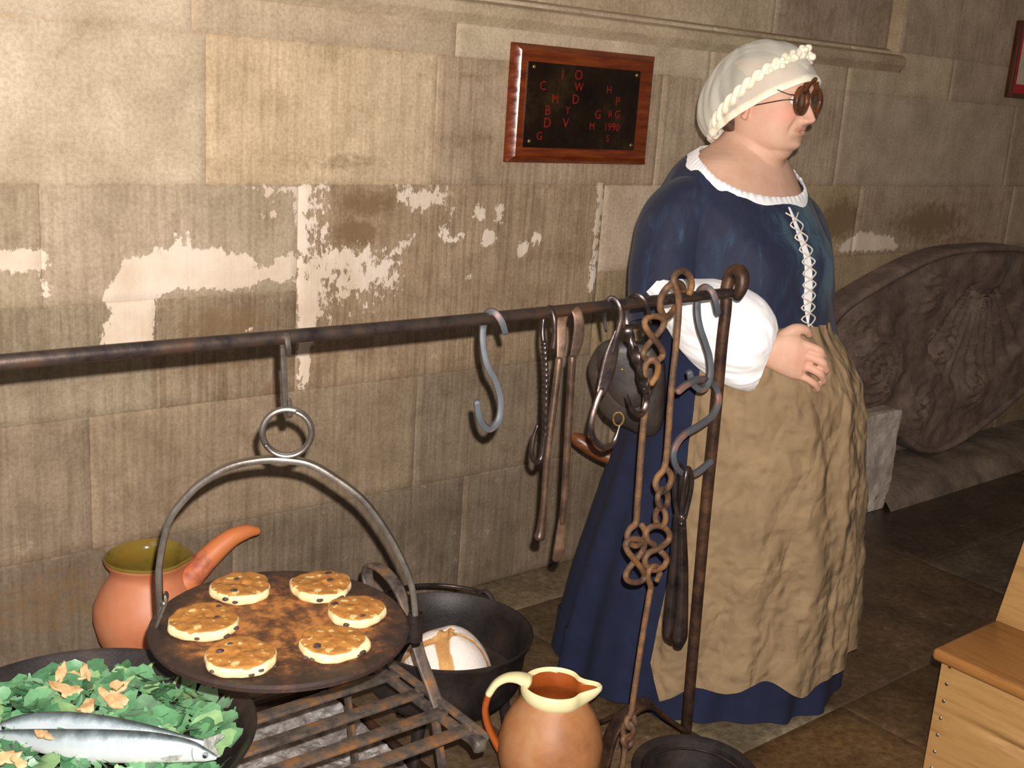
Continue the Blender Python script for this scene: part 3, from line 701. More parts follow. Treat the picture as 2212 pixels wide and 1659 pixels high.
for a in (.6, 2.7, 4.8):
    g = G(); tube(g, [KC + (.064 * math.cos(a), .064 * math.sin(a), .150), KC + (.080 * math.cos(a), .080 * math.sin(a), .07), KC + (.088 * math.cos(a), .088 * math.sin(a), .004)], [.019, .014, .010], 12, k=5); obj('foot', g, TERRA, pk)

# ---- iron cauldron with a loaf
CC = np.array([1.452, 1.885, 0]); cd = thing('cauldron', 'round black iron cauldron on three legs with a loaf inside', 'cauldron', tuple(CC))
g = G(); lathe(g, [(.001, .136), (.1, .139), (.150, .153), (.173, .185), (.180, .24), (.1835, .283), (.196, .297), (.198, .303), (.192, .305), (.182, .291), (.175, .25), (.168, .19), (.13, .158), (.001, .152)], CC, 96); obj('pot_body', g, CAST, cd, 40)
for a in (-.5, 1.6, 3.7):
    g = G(); tube(g, [CC + (.135 * math.cos(a), .135 * math.sin(a), .165), CC + (.150 * math.cos(a), .150 * math.sin(a), .08), CC + (.162 * math.cos(a), .162 * math.sin(a), .006)], [.017, .012, .011], 12, k=5); obj('leg', g, CAST, cd)
lg = atz(1056, 1276, .31); a0 = math.atan2(lg[1] - CC[1], lg[0] - CC[0]); a1 = a0 + 2.75
g = G(); tube(g, [CC + (.203 * math.cos(a), .203 * math.sin(a), .312 + .012 * math.sin((a - a0) / (a1 - a0) * math.pi)) for a in np.linspace(a0, a1, 14)], .0042, 10, k=4); obj('bail_handle', g, BLACK, cd)
for a in (a0, a1):
    p = CC + (.2 * math.cos(a), .2 * math.sin(a), .306); g = G(); tg = np.array([-math.sin(a), math.cos(a), 0])
    tube(g, [p - tg * .022 + (0, 0, -.006), p - tg * .012 + (0, 0, .006), p + (0, 0, .012), p + tg * .012 + (0, 0, .006), p + tg * .022 + (0, 0, -.006)], .006, 10, k=5); obj('lug', g, CAST, cd)
def bread_mat():
    t = NT('floured_crust'); co = t.coord(); k = t.attr('crack'); n = t.noise(co, 35, 5, .7); m = t.noise(co, 150, 4, .8)
    f = t.math('ADD', k, t.math('MULTIPLY', t.math('SUBTRACT', n, .5), .7))
    crust = t.ramp(n, [(.3, (176, 122, 66)), (.7, (216, 166, 104))])
    fl = t.mix(t.ramp(t.math('ADD', m, t.math('MULTIPLY', t.attr('bare'), .35)), [(.60, (0, 0, 0)), (.78, (255, 255, 255))]), (238, 226, 216), (168, 112, 84))
    return t.fin(t.mix(t.ramp(f, [(.4, (0, 0, 0)), (.55, (255, 255, 255))]), fl, crust), .8, 0, t.bump(t.math('ADD', m, f), .5, .003))
BC = np.array([1.440, 1.862, .153]); g = G(); rings = []; crk = []; bare = []; nT = 80
view = math.atan2(-BC[1], -BC[0])
for i in range(40):
    ph = (i + .5) / 40 * math.pi * .5; row = []
    for j in range(nT):
        th = 2 * math.pi * j / nT; dx, dy = math.sin(ph) * math.cos(th - view), math.sin(ph) * math.sin(th - view)
        cr1 = math.exp(-((dy + .05 + .08 * math.sin(dx * 5)) / .17) ** 2) * (1 if dx > -.1 else .4); cr2 = math.exp(-((dx - .15 + .1 * math.sin(dy * 4)) / .10) ** 2) * .95
        k = max(cr1, cr2); R_ = .112 * (1 + .02 * math.sin(3 * th)) - .005 * k + .0022 * math.exp(-((k - .45) / .2) ** 2)
        row.append((BC[0] + R_ * math.sin(ph) * math.cos(th), BC[1] + R_ * math.sin(ph) * math.sin(th), BC[2] + .160 * R_ / .112 * math.cos(ph) ** .8)); crk.append(k); bare.append(max(0, -dy) * max(0, 1 - math.cos(ph)))
    rings.append(np.array(row))
loft(g, rings); g.attr = dict(crack=np.array(crk), bare=np.array(bare))
tag(obj('bread_loaf', g, bread_mat(), angle=60), 'round flour-dusted loaf with a split crust inside the cauldron', 'bread')

# ---- jug with cream glazed rim
JC = np.array([1.522, 1.588, 0]); rt = np.array([.718, -.695, 0]); ja = math.atan2(rt[1], rt[0])
JUG = mat('weathered_brown_clay', (142, 92, 56), (172, 116, 72), (180, 138, 100), 7, .55, 0, .2, 120, .001, .3, .7)
JIN = mat('orange_brown_clay_inside', (150, 70, 24), (172, 86, 34), None, 10, .4, 0, .1)
CREAM = mat('cream_glaze', (232, 220, 164), (240, 230, 180), None, 12, .14, 0, .05, 60, .001)
jug = thing('jug', 'round brown clay jug with cream glazed rim and handle, in the foreground', 'jug', tuple(JC))
def jf(th, r, z):
    d = (th - ja + math.pi) % (2 * math.pi) - math.pi; w = smoothstep(z, .238, .285)
    e = w * (.028 * math.exp(-(d / .26) ** 2) - .006 * math.exp(-((abs(d) - .62) / .25) ** 2)); return ((r + e) * math.cos(th), (r + e) * math.sin(th), z + w * .006 * math.exp(-(d / .3) ** 2))
g = G(); lathe(g, [(.001, .0), (.068, .0), (.076, .008), (.098, .055), (.1125, .115), (.1125, .155), (.103, .195), (.086, .226), (.071, .246), (.0655, .254), (.063, .254)], JC, 80, fn=jf); obj('jug_body', g, JUG, jug, 40)
g = G(); lathe(g, [(.0655, .253), (.070, .258), (.0735, .266), (.0740, .278), (.0715, .286), (.0685, .288), (.0655, .284), (.0635, .276)], JC, 96, fn=lambda th, r, z: jf(th, r, z - (.004 * math.sin(3 * th + 1) if r < .064 else 0)), closed=False); obj('glazed_rim', g, CREAM, jug, 50)
g = G(); lathe(g, [(.0640, .279), (.0615, .266), (.060, .252), (.066, .240), (.083, .218), (.1, .19), (.108, .15), (.107, .11), (.09, .05), (.06, .012), (.001, .010)], JC, 80, fn=jf); obj('inside', g, JIN, jug, 50)
jn = unit(np.array([.695, .718, 0])); hpx = [(1140, 1472), (1120, 1464), (1095, 1464), (1072, 1476), (1056, 1498), (1048, 1530), (1053, 1562), (1066, 1592), (1080, 1616)]
H_ = [atp(x, y, JC, jn) for x, y in hpx]
g = G(); tube(g, H_[:5], [1.7, 1.3, 1.05, 1, 1], 14, sect=(.027, .016), ref=jn, k=6, mi=0, pw=2.6); tube(g, H_[4:], [.97, .97, .97, 1, 1.2], 14, sect=(.025, .0155), ref=jn, k=6, mi=1, pw=2.6)
obj('handle', g, [CREAM, JIN], jug, 50)

# ---- black skillet, little black pot
kc = atz(1503, 1662, .16); kc[2] = 0
g = G(); lathe(g, [(.001, .0), (.098, .0), (.116, .06), (.130, .153), (.1325, .159), (.130, .162), (.123, .160), (.114, .153), (.108, .12), (.098, .07), (.02, .062), (.001, .062)], kc, 96); sk = thing('skillet', 'round black iron dish at the foot of the upright post', 'iron dish', tuple(kc)); obj('bowl', g, CAST, sk, 40)
g = G(); tube(g, [kc + (.1095 * math.cos(a), .1095 * math.sin(a), .140) for a in np.linspace(0, 2 * math.pi, 33)[:-1]], .003, 8, closed=True, k=2); obj('inner_ring', g, BLACK, sk)
sc_ = atz(1047, 1684, .1); sc_[2] = 0
g = G(); lathe(g, [(.001, 0), (.034, 0), (.042, .03), (.041, .085), (.046, .099), (.043, .101), (.038, .09), (.036, .03), (.001, .01)], sc_, 48); tag(obj('small_pot', g, CAST), 'little black iron pot half hidden behind the brown jug', 'pot')
# ================================================================ ironwork hung on the rail
FL = dict(n=12, k=6)
hang('s_hook', 'large blue-grey S-hook hanging alone on the bare middle of the rail', 'hook', [
    dict(pts=[(1091, 718, -.020), (1083, 694, -.021), (1068, 675, -.012), (1053, 677, .004), (1044, 702, .0185), (1043, 741, .014), (1052, 788, .006), (1070, 822, 0), (1081, 864, -.004), (1077, 906, -.006), (1056, 926, -.006), (1037, 906, -.006), (1030, 868, -.006)], r=[.9] + [1] * 11 + [.95], sect=(.0125, .0115), ref=(.5, .87, 0), **FL)], BLUER, 'hooks on the rail')
hang('twisted_hook', 'thin black hook with twisted shank beside the iron tongs', 'hook', [
    dict(pts=[(1195, 752, -.017), (1198, 729, -.0185), (1197, 688, -.016), (1187, 664, -.002), (1176, 682, .0155), (1172, 715, .012), (1174, 740, .006)], r=[.0062, .0045, .0048, .0048, .0048, .0048, .0048], **FL),
    dict(pts=[(1174, 738, .006), (1178, 796, .002), (1178, 864, 0), (1176, 945, 0)], r=1, sect=(.0095, .0095), twist=26, n=12, k=24),
    dict(pts=[(1176, 940, 0), (1170, 986, 0), (1159, 999, 0), (1149, 982, 0), (1152, 948, 0), (1161, 919, -.002)], r=[.005, .005, .005, .005, .0045, .0032], **FL)], BLACK, 'hooks on the rail')
tg = thing('fire_tongs', 'long slender iron tongs bent over the rail, hanging against the wall', 'tongs', tuple(at(1232, 665, BY)))
def part(name, parent, m, *paths, angle=40):
    g = G()
    for kw in paths:
        kw = dict(kw); P = [at(x, y, BY + d) for x, y, d in kw.pop('pts')]; kw.setdefault('n', 12); kw.setdefault('k', 6); tube(g, P, **kw)
    return obj(name, g, m, parent, angle)
TONG = mat('browned_tong_iron', (58, 44, 38), (84, 64, 50), (116, 90, 68), 16, .45, .45, .35, 120, .001, .34, .66)
part('spring_bow', tg, TONG, dict(pts=[(1208, 782, .006), (1213, 742, .011), (1213, 700, .016), (1220, 674, .011), (1234, 663, 0), (1247, 677, -.014), (1251, 708, -.018), (1246, 745, -.016), (1236, 775, -.013)], r=[.55, 1, 1, 1, 1, 1, 1.1, 1.1, .6], sect=(.0175, .0045), ref=(.88, -.47, 0)))
part('leg', tg, TONG, dict(pts=[(1208, 776, .006), (1195, 880, .004), (1182, 985, .002), (1175, 1087, 0), (1169, 1140, 0), (1165, 1160, 0)], r=[.0068, .0068, .0064, .0064, .008, .0105]))
part('leg', tg, TONG, dict(pts=[(1236, 772, -.013), (1229, 900, -.012), (1220, 1062, -.010), (1214, 1128, -.009)], r=[.0072, .007, .0066, .0066]), dict(pts=[(1214, 1122, -.009), (1211, 1150, -.009), (1208, 1185, -.008), (1201, 1209, -.006)], r=[.75, 1, 1.25, .95], sect=(.0165, .007), ref=(.88, -.47, 0)))
hang('hooked_hanger', 'black hook with a leaf-shaped shank and a long upturned point', 'hook', [
    dict(pts=[(1309, 715, .012), (1304, 672, .017), (1311, 650, .006), (1324, 644, -.003), (1338, 660, -.015), (1341, 690, -.018), (1331, 728, -.015), (1323, 762, -.012)], r=[.6, 1, 1, 1, 1, 1, 1, .9], sect=(.0115, .0085), ref=(.7, .7, 0), **FL),
    dict(pts=[(1334, 715, -.016), (1321, 765, -.012), (1309, 815, -.010), (1297, 850, -.010)], r=[.5, 1.25, 1.3, .8], sect=(.020, .006), ref=(.88, -.47, 0), **FL),
    dict(pts=[(1300, 842, -.010), (1288, 872, -.010), (1277, 916, -.010), (1283, 948, -.012), (1305, 966, -.014), (1326, 955, -.016), (1339, 918, -.018)], r=[1, 1, 1, 1, .95, .75, .25], sect=(.0125, .0105), ref=(.7, .7, 0), **FL)], BLACK, 'hooks on the rail')
hang('twisted_bar_hook', 'thick twisted black hook beside the rusty chain', 'hook', [
    dict(pts=[(1405, 697, -.020), (1399, 665, -.020), (1388, 644, -.014), (1371, 637, 0), (1356, 650, .014), (1353, 684, .0165), (1356, 716, .010)], r=[.55, .8, .9, 1, 1, 1, 1], sect=(.010, .009), ref=(.7, .7, 0), **FL),
    dict(pts=[(1355, 706, .011), (1367, 750, -.004), (1382, 797, -.014), (1395, 845, -.020)], r=1, sect=(.0185, .0115), twist=8.5, n=12, k=22),
    dict(pts=[(1394, 838, -.020), (1397, 868, -.021), (1385, 894, -.022), (1366, 885, -.024), (1354, 849, -.026)], r=[1.05, 1, .95, .75, .25], sect=(.0135, .012), ref=(.7, .7, 0), **FL)], BLACK, 'hooks on the rail')
ch = thing('pot_chain', 'rusty chain of rods and twisted links looped over the rail', 'chain', tuple(at(1450, 640, BY)))
RD = dict(r=.0066)
part('rod', ch, CHAIN, dict(pts=[(1489, 634, -.012), (1494, 616, -.010), (1489, 596, -.012), (1475, 585, -.016), (1461, 591, -.020), (1455, 606, -.022), (1460, 622, -.024), (1466, 645, -.022), (1465, 690, -.021), (1459, 759, -.021), (1449, 858, -.022), (1441, 974, -.022), (1434, 1012, -.022), (1421, 1030, -.020), (1416, 1046, -.022), (1424, 1061, -.024), (1438, 1059, -.022), (1449, 1042, -.020), (1449, 1025, -.020), (1440, 1013, -.016)], r=[.0066] * 20))
part('link', ch, CHAIN, dict(pts=[(1429, 640, -.012), (1444, 619, -.022), (1464, 611, -.014), (1476, 624, .004), (1466, 652, .016), (1450, 677, .012), (1436, 684, -.002), (1426, 664, -.010)], r=.0066, closed=True))
def eight(cx, cy, A, B, d, lean=0):
    return dict(pts=[(cx + A * math.sin(2 * t) + lean * math.cos(t), cy - B * math.cos(t), d + .005 * math.sin(t) * (1 if abs(math.cos(t)) < .6 else .3)) for t in np.linspace(0, 2 * math.pi, 29)[:-1]], r=.0062, closed=True, k=3)
part('link', ch, CHAIN, eight(1412, 731, 21, 48, -.020, 2))
part('rod', ch, CHAIN, dict(pts=[(1407, 829, -.020), (1419, 810, -.024), (1421, 788, -.030), (1409, 775, -.026), (1396, 786, -.020), (1392, 808, -.018), (1398, 836, -.018), (1392, 895, -.018), (1384, 991, -.018), (1377, 1090, -.018), (1374, 1128, -.018), (1360, 1144, -.018), (1355, 1160, -.018), (1363, 1175, -.020), (1377, 1178, -.020), (1391, 1165, -.018), (1394, 1149, -.018), (1386, 1134, -.014)], r=[.0062] * 7 + [.0066] * 4 + [.0062] * 7))
part('link', ch, CHAIN, eight(1372, 1211, 20, 47, -.022))
def oval(cx, cy, a, b, d, dd): return dict(pts=[(cx + a * math.cos(t), cy + b * math.sin(t), d + dd * math.cos(t)) for t in np.linspace(0, 2 * math.pi, 13)[:-1]], r=.0060, closed=True, k=4)
part('link', ch, CHAIN, oval(1432, 1077, 11, 20, -.022, .010)); part('link', ch, CHAIN, oval(1427, 1117, 11, 20, -.022, -.010))
part('link', ch, CHAIN, dict(pts=[(1413, 1177, -.026), (1399, 1166, -.024), (1397, 1147, -.022), (1414, 1136, -.022), (1434, 1139, -.022), (1446, 1153, -.022), (1443, 1169, -.022), (1424, 1184, -.024), (1402, 1194, -.022), (1393, 1209, -.022), (1398, 1224, -.022), (1413, 1231, -.022), (1434, 1223, -.022), (1440, 1206, -.022), (1427, 1191, -.020)], r=.0064))
part('rod', ch, CHAIN, dict(pts=[(1419, 1254, -.020), (1425, 1238, -.016), (1418, 1223, -.020), (1405, 1228, -.028), (1399, 1246, -.026), (1406, 1268, -.022), (1402, 1290, -.022), (1387, 1381, -.022), (1371, 1487, -.022), (1363, 1541, -.022), (1355, 1553, -.020), (1354, 1566, -.024), (1362, 1571, -.028), (1371, 1561, -.022), (1368, 1547, -.018)], r=.0062))
part('link', ch, CHAIN, oval(1357, 1578, 11, 17, -.022, -.012))
part('rod', ch, CHAIN, dict(pts=[(1350, 1590, -.020), (1346, 1600, -.022), (1355, 1612, -.022), (1365, 1602, -.024), (1360, 1590, -.020), (1351, 1601, -.018), (1350, 1625, -.020), (1343, 1665, -.022), (1332, 1740, -.022)], r=.0062))
hang('s_hook', 'long wavy blue-grey S-hook on the rail next to the upright post', 'hook', [
    dict(pts=[(1550, 676, -.019), (1545, 650, -.020), (1537, 629, -.014), (1524, 621, 0), (1511, 630, .014), (1506, 655, .0175), (1507, 684, .010), (1513, 712, .004), (1523, 741, 0), (1532, 772, -.004), (1534, 808, -.008), (1525, 834, -.010), (1511, 841, -.010), (1496, 828, -.008), (1489, 804, -.006)], r=[.9] + [1] * 14, sect=(.0135, .0125), ref=(.5, .87, 0), **FL)], BLUER, 'hooks on the rail')
hang('s_hook', 'lowest S-hook, curling wide, hung from another S-hook and holding black pincers', 'hook', [
    dict(pts=[(1464, 846, -.024), (1486, 829, -.024), (1513, 819, -.016), (1535, 824, .002), (1549, 845, .002), (1551, 870, -.004), (1538, 898, -.010), (1512, 918, -.014), (1479, 938, -.016), (1460, 961, -.017), (1454, 985, -.018), (1462, 1011, -.018), (1482, 1024, -.018), (1506, 1020, -.018), (1536, 996, -.018)], r=1, sect=(.0125, .012), ref=(.5, .87, 0), **FL)], BLUER, 'hooks on the rail')
pn = thing('pincers', 'black iron pincers with looped handles hanging from the lowest S-hook', 'pincers', tuple(at(1475, 1020, BY)))
part('handle', pn, BLACK, dict(pts=[(1466, 1120, -.014), (1459, 1080, -.012), (1459, 1030, -.010), (1465, 1003, -.008), (1472, 1012, -.010), (1472, 1060, -.014), (1470, 1118, -.016)], r=.0058))
part('handle', pn, BLACK, dict(pts=[(1472, 1120, -.022), (1474, 1080, -.026), (1480, 1035, -.030), (1486, 1012, -.026), (1493, 1030, -.026), (1491, 1062, -.024), (1478, 1118, -.022)], r=.0058))
g = G()
for x, y in ((1476, 1119), (1472, 1131), (1476, 1141)): ball(g, at(x, y, BY - .026), .007, 14)
obj('pivot', g, BLACK, pn)
part('jaw', pn, BLACK, dict(pts=[(1464, 1112, -.012), (1460, 1170, -.010), (1455, 1240, -.008), (1448, 1320, -.006), (1445, 1352, -.006), (1442, 1374, -.008), (1452, 1386, -.010)], r=[.008, .0095, .0105, .0125, .0125, .008, .005]))
part('jaw', pn, BLACK, dict(pts=[(1472, 1114, -.022), (1473, 1160, -.022), (1474, 1230, -.022), (1472, 1310, -.022), (1469, 1350, -.022), (1467, 1376, -.022), (1466, 1392, -.022)], r=[.009, .0105, .0125, .0145, .0170, .0175, .011]))

# ================================================================ things on and against the wall
WOODP = mat('glossy_mahogany', (80, 30, 10), (116, 48, 15), (140, 66, 22), 7, .14, 0, .08, 60, .001, .3, .7, stretch=(1, 6, 9))
PLATE = mat('dark_bronze_plate', (24, 14, 9), (44, 28, 15), (72, 54, 28), 7, .28, .4, .06, 90, .0008, .35, .7)
BRASS = mat('brass_screw', (190, 160, 96), (214, 186, 120), None, 40, .25, .9, 0)
REDI = mat('red_enamel_lettering', (120, 20, 12), (150, 30, 18), None, 60, .5, 0, 0)
pq = thing('wall_plaque', 'dark bronze plaque with red initials on a glossy wooden board', 'plaque', (2.345, WY, 1.305))
g = G(); x0, x1, z0, z1 = 2.066, 2.626, 1.303, 1.629
def frus(g, a, b, m=0):
    (x0, x1, z0, z1, y0), (u0, u1, w0, w1, y1) = a, b
    v = [(x0, y0, z0), (x1, y0, z0), (x1, y0, z1), (x0, y0, z1), (u0, y1, w0), (u1, y1, w0), (u1, y1, w1), (u0, y1, w1)]
    g.add(v, [[0, 1, 2, 3], [4, 5, 6, 7], [0, 1, 5, 4], [1, 2, 6, 5], [2, 3, 7, 6], [3, 0, 4, 7]], m)
g2 = []
loft(g, [np.array([(x0, y, z0), (x1, y, z0), (x1, y, z1), (x0, y, z1)]) + np.array([(i, 0, i), (-i, 0, i), (-i, 0, -i), (i, 0, -i)]) for y, i in ((WY - .0005, 0), (WY - .0125, 0), (WY - .014, .0012), (WY - .029, .019), (WY - .030, .0215), (WY - .0302, .026))])
obj('board', g, WOODP, pq, 12)
P = lambda x, y: at(x, y, WY - .033)
px0, px1, pz0, pz1 = P(1142, 132)[0], P(1384, 152)[0], P(1132, 318)[2], P(1142, 132)[2]
g = G(); box(g, (px0, WY - .0345, pz0), (px1, WY - .0305, pz1), .0008); obj('plate', g, PLATE, pq, 20)
for x, y in ((1154, 144), (1376, 163), (1143, 305), (1363, 314)):
    g = G(); c = at(x, y, WY - .0345); ball(g, c, .006, 14, sc=(1, .55, 1)); obj('screw', g, BRASS, pq)
def text_geo(g, s, c, size, mi=0):
    cu = bpy.data.curves.new('inscription', 'FONT'); cu.body = s; cu.size = size; cu.extrude = .0004; cu.align_x = 'CENTER'; cu.align_y = 'CENTER'; cu.resolution_u = 3
    o = bpy.data.objects.new('inscription', cu); C.objects.link(o)
    me = bpy.data.meshes.new_from_object(o.evaluated_get(bpy.context.evaluated_depsgraph_get()))
    v = [(c[0] + p.co[0], c[1] - p.co[2], c[2] + p.co[1]) for p in me.vertices]
    g.add(v, [list(p.vertices) for p in me.polygons], mi); bpy.data.objects.remove(o); bpy.data.curves.remove(cu); bpy.data.meshes.remove(me)
g = G()
for s, x, y, k in (('I', 750, 510, 1.1), ('O', 940, 515, 1.1), ('C', 515, 640, 1), ('W', 945, 655, .95), ('H', 1305, 690, .85), ('M', 660, 800, 1), ('D', 905, 805, 1.05), ('P', 1405, 830, 1), ('B', 570, 935, 1.1), ('Y', 810, 935, .9), ('G', 1170, 985, 1), ('R', 1320, 980, .8), ('G', 1402, 985, .9), ('D', 565, 1085, 1.1), ('V', 785, 1090, 1.1), ('M', 1100, 1125, .8), ('1', 1265, 1130, .9), ('9', 1310, 1133, .9), ('9', 1358, 1137, .9), ('0', 1405, 1140, .9), ('G', 470, 1240, .9), ('S', 1285, 1270, .8)):
    g = G(); text_geo(g, s, at(1080 + x / 5.53, 70 + y / 5.53, WY - .0352), .036 * k); obj('letter', g, REDI, pq, 0)

FRW = mat('dark_brown_frame_wood', (64, 30, 14), (96, 48, 24), None, 8, .35, 0, .1, stretch=(8, 8, 1))
MATR = mat('red_picture_mount', (176, 28, 34), (190, 40, 44), None, 50, .8, 0, .05); PAPER = mat('pale_print_paper', (186, 168, 140), (206, 190, 162), (150, 130, 108), 9, .8, 0, 0, lo=.3, hi=.8)
fr_ = thing('framed_print', 'framed picture with red mount at the far right of the wall', 'picture', (4.9, WY, 1.61))
fx0, fx1, fz0, fz1 = 4.772, 5.06, 1.612, 1.925; W_ = .020
g = G()
for lo, hi in (((fx0, WY - .028, fz0), (fx0 + W_, WY - .001, fz1)), ((fx1 - W_, WY - .028, fz0), (fx1, WY - .001, fz1)), ((fx0 + W_, WY - .028, fz0), (fx1 - W_, WY - .001, fz0 + W_)), ((fx0 + W_, WY - .028, fz1 - W_), (fx1 - W_, WY - .001, fz1))): box(g, lo, hi, .004)
obj('frame', g, FRW, fr_, 30)
g = G(); box(g, (fx0 + W_, WY - .016, fz0 + W_), (fx1 - W_, WY - .012, fz1 - W_), 0); obj('mount', g, MATR, fr_, 20)
g = G(); box(g, (fx0 + .058, WY - .0175, fz0 + .058), (fx1 - .058, WY - .0161, fz1 - .05), 0); obj('print', g, PAPER, fr_, 20)

# ---- carved lunette stone, rubble ledge and loose carved block
CARV = mat('dark_carved_stone', (90, 72, 62), (118, 97, 84), (144, 122, 106), 9, .9, 0, .7, 60, .006, .3, .7)
out = cr([(3.52, .58), (3.60, .76), (3.89, .878), (4.29, .978), (4.69, .995), (4.99, .98), (5.30, .93), (5.56, .80), (5.62, .58), (5.48, .40), (5.24, .28), (4.93, .165), (4.64, .095), (4.42, .105), (4.22, .2), (3.95, .30), (3.66, .42)], 10, closed=True)
cxz = np.array([4.6, .56]); S_ = (4.752, .930)
sp1 = [(lambda p: (p[0], p[2]))(at(x, y, 2.42)) for x, y in ((1905, 800), (2025, 625), (2055, 760), (2120, 830), (1870, 720), (2000, 880))]
def relief(x, z):
    dx, dz = x - S_[0], z - S_[1]; r = np.hypot(dx, dz); th = np.arctan2(dx, -dz)
    fan = smoothstep(r, .13, .17) * (1 - smoothstep(r, .52, .58)) * (np.abs(th) < .95)
    h = fan * (.012 * np.cos(th * 34) - .025) + .05 * np.sqrt(np.clip(1 - (r / .13) ** 2, 0, 1))
    for i, (cx, cz) in enumerate(sp1):
        rr = np.hypot(x - cx, (z - cz) * 1.1); w = np.clip(1 - (rr / (.24 if i == 0 else .15)) ** 2, 0, 1); a = np.arctan2(z - cz, x - cx)
        h = h + w * (.026 + .012 * np.cos(2 * math.pi * rr / (.045 if i % 2 == 0 else .055) + (a if i % 2 == 0 else 3 * a)))
    return h + .014 * fbm(np.stack([x * 14, z * 14, 0 * x], -1), 6, 4) * (1 - .7 * fan)
rings = [np.array([(x, WY - .004, z) for x, z in out]), np.array([(x, WY - .07, z) for x, z in out]), np.array([(x, WY - .10, z) for x, z in out])]
for s in [.985, .965, .945, .94] + list(np.linspace(.925, .02, 50)):
    p = cxz + (out - cxz) * s; d = .105 + (.006 if s > .96 else 0) - (.012 if s < .945 else 0)
    h = relief(p[:, 0], p[:, 1]) * (smoothstep(np.full(len(p), s), .945, .90) if s > .5 else 1) if s < .945 else 0 * p[:, 0]
    rings.append(np.stack([p[:, 0], WY - d - h, p[:, 1]], 1))
g = G(); loft(g, rings)
tag(obj('carved_stone', g, CARV, angle=60), 'large dark carved lunette stone with scallop shell leaning on the wall', 'carved stone')
g = G(); nx = 60; zs = [(2.55, .10), (2.50, .10), (2.40, .095), (2.32, .08), (2.27, .04), (2.255, -.004)]
rings = [np.array([(x, y - (.03 * vnoise(np.array([x * 5, y * 9, 0.]), 3) if z > 0 else 0), max(z - .02 * abs(vnoise(np.array([x * 8, y * 14, 1.]), 5)), -.004)) for y, z in zs]) for x in np.linspace(3.9, 6.6, nx)]
loft(g, rings, closed_u=False, caps=False)
tag(obj('trim_2', g, mat('ledge_rubble', (84, 70, 58), (116, 98, 82), (140, 122, 104), 8, .9, 0, .8, 50, .006, .3, .7), angle=60), kind='structure')
PALE = mat('pale_carved_stone', (160, 144, 130), (196, 180, 164), (222, 208, 192), 9, .9, 0, .8, 34, .008, .3, .68)
g = G(); bx0, bx1, by0, by1, bz = 3.35, 3.935, 2.30, 2.372, .392
rings = []
N_ = 40
for i in range(24):
    z = i / 23; row = []
    for j in range(4 * N_):
        e, t = divmod(j, N_); t /= N_
        x, y = [(bx0 + (bx1 - bx0) * t, by0), (bx1, by0 + (by1 - by0) * t), (bx1 - (bx1 - bx0) * t, by1), (bx0, by1 - (by1 - by0) * t)][e]
        k = .012 * fbm(np.array([x * 14, y * 14, z * 5]), 2, 4); tp = .025 * (1 - z) * (-1 if x > 3.85 and z < .15 else 0)
        yy = y + (1.6 * k if e != 2 else 0); row.append((x + tp + k * .5, yy, .001 + z * bz * (1 + .04 * (x - 3.7))))
    rings.append(np.array(row))
c = rings[-1].mean(0); rings.append(c + (rings[-1] - c) * .96 + (0, 0, .008))
loft(g, rings)
tag(obj('stone_block', g, PALE, angle=50), 'pale weathered carved stone block against the wall behind the apron', 'stone block')

# ================================================================ wooden settle at the right
WOOD = mat('pale_varnished_pine', (148, 110, 64), (162, 124, 75), (140, 100, 56), 5, .42, 0, .06, 60, .001, .3, .7, stretch=(9, 1, 9))
SEATW = mat('amber_varnished_seat', (132, 88, 44), (148, 100, 52), (120, 76, 36), 5, .34, 0, .06, 60, .001, .3, .7, stretch=(9, 1, 9))
bn = thing('wooden_settle', 'pale varnished wooden bench with nailed front panel at the lower right', 'bench', (2.25, .6, 0))
g = G(); box(g, (2.078, -.2, .424), (2.345, 1.062, .4505), .009, seg=3); obj('seat', g, SEATW, bn, 40)
g = G(); ny, nz = 110, 110; Yq, Zq = np.meshgrid(np.linspace(-.2, 1.052, ny), np.linspace(.0, .424, nz))
rmp = smoothstep(-Yq, -1.03, -.78); D = rmp * (.017 * np.exp(-((Zq - .304 - .06 * (Yq - .86)) / .009) ** 2) - .007 * np.exp(-((Zq - .326 - .06 * (Yq - .86)) / .012) ** 2))
v = np.stack([2.108 + D, Yq, Zq], -1).reshape(-1, 3); nb = len(v); v2 = v + (.03, 0, 0); v2[:, 0] = 2.135
f = [[r * ny + c, r * ny + c + 1, (r + 1) * ny + c + 1, (r + 1) * ny + c] for r in range(nz - 1) for c in range(ny - 1)]
edge = [(0, c) for c in range(ny)] + [(r, ny - 1) for r in range(1, nz)] + [(nz - 1, c) for c in range(ny - 2, -1, -1)] + [(r, 0) for r in range(nz - 2, 0, -1)]
ei = [r * ny + c for r, c in edge]
g.add(np.vstack([v, v2]), f + [[nb + i for i in q[::-1]] for q in f] + [[ei[i], ei[(i + 1) % len(ei)], nb + ei[(i + 1) % len(ei)], nb + ei[i]] for i in range(len(ei))])
obj('front_panel', g, WOOD, bn, 30)
g = G(); box(g, (2.136, 1.03, 0), (2.40, 1.05, .424), .002); obj('end_panel', g, WOOD, bn, 30)
bt = at(2212, 1165, 1.058); kx = (bt[0] - 2.325) / (bt[2] - .45)
g = G(); M = Matrix(((1, 0, kx, 2.326 - kx * .45), (0, 1, 0, 0), (0, 0, 1, 0), (0, 0, 0, 1)))
box(g, (0, -.2, .40), (.024, 1.060, 1.12), .006, mat=M); obj('backrest', g, WOOD, bn, 30)
NAIL = mat('steel_nail_head', (120, 112, 102), (160, 152, 140), None, 40, .3, .9, 0)
for i in range(10):
    g = G(); ball(g, (2.1085, 1.034, .411 - .0395 * i), .0042, 12, sc=(.6, 1, 1)); obj('nail', g, NAIL, bn)
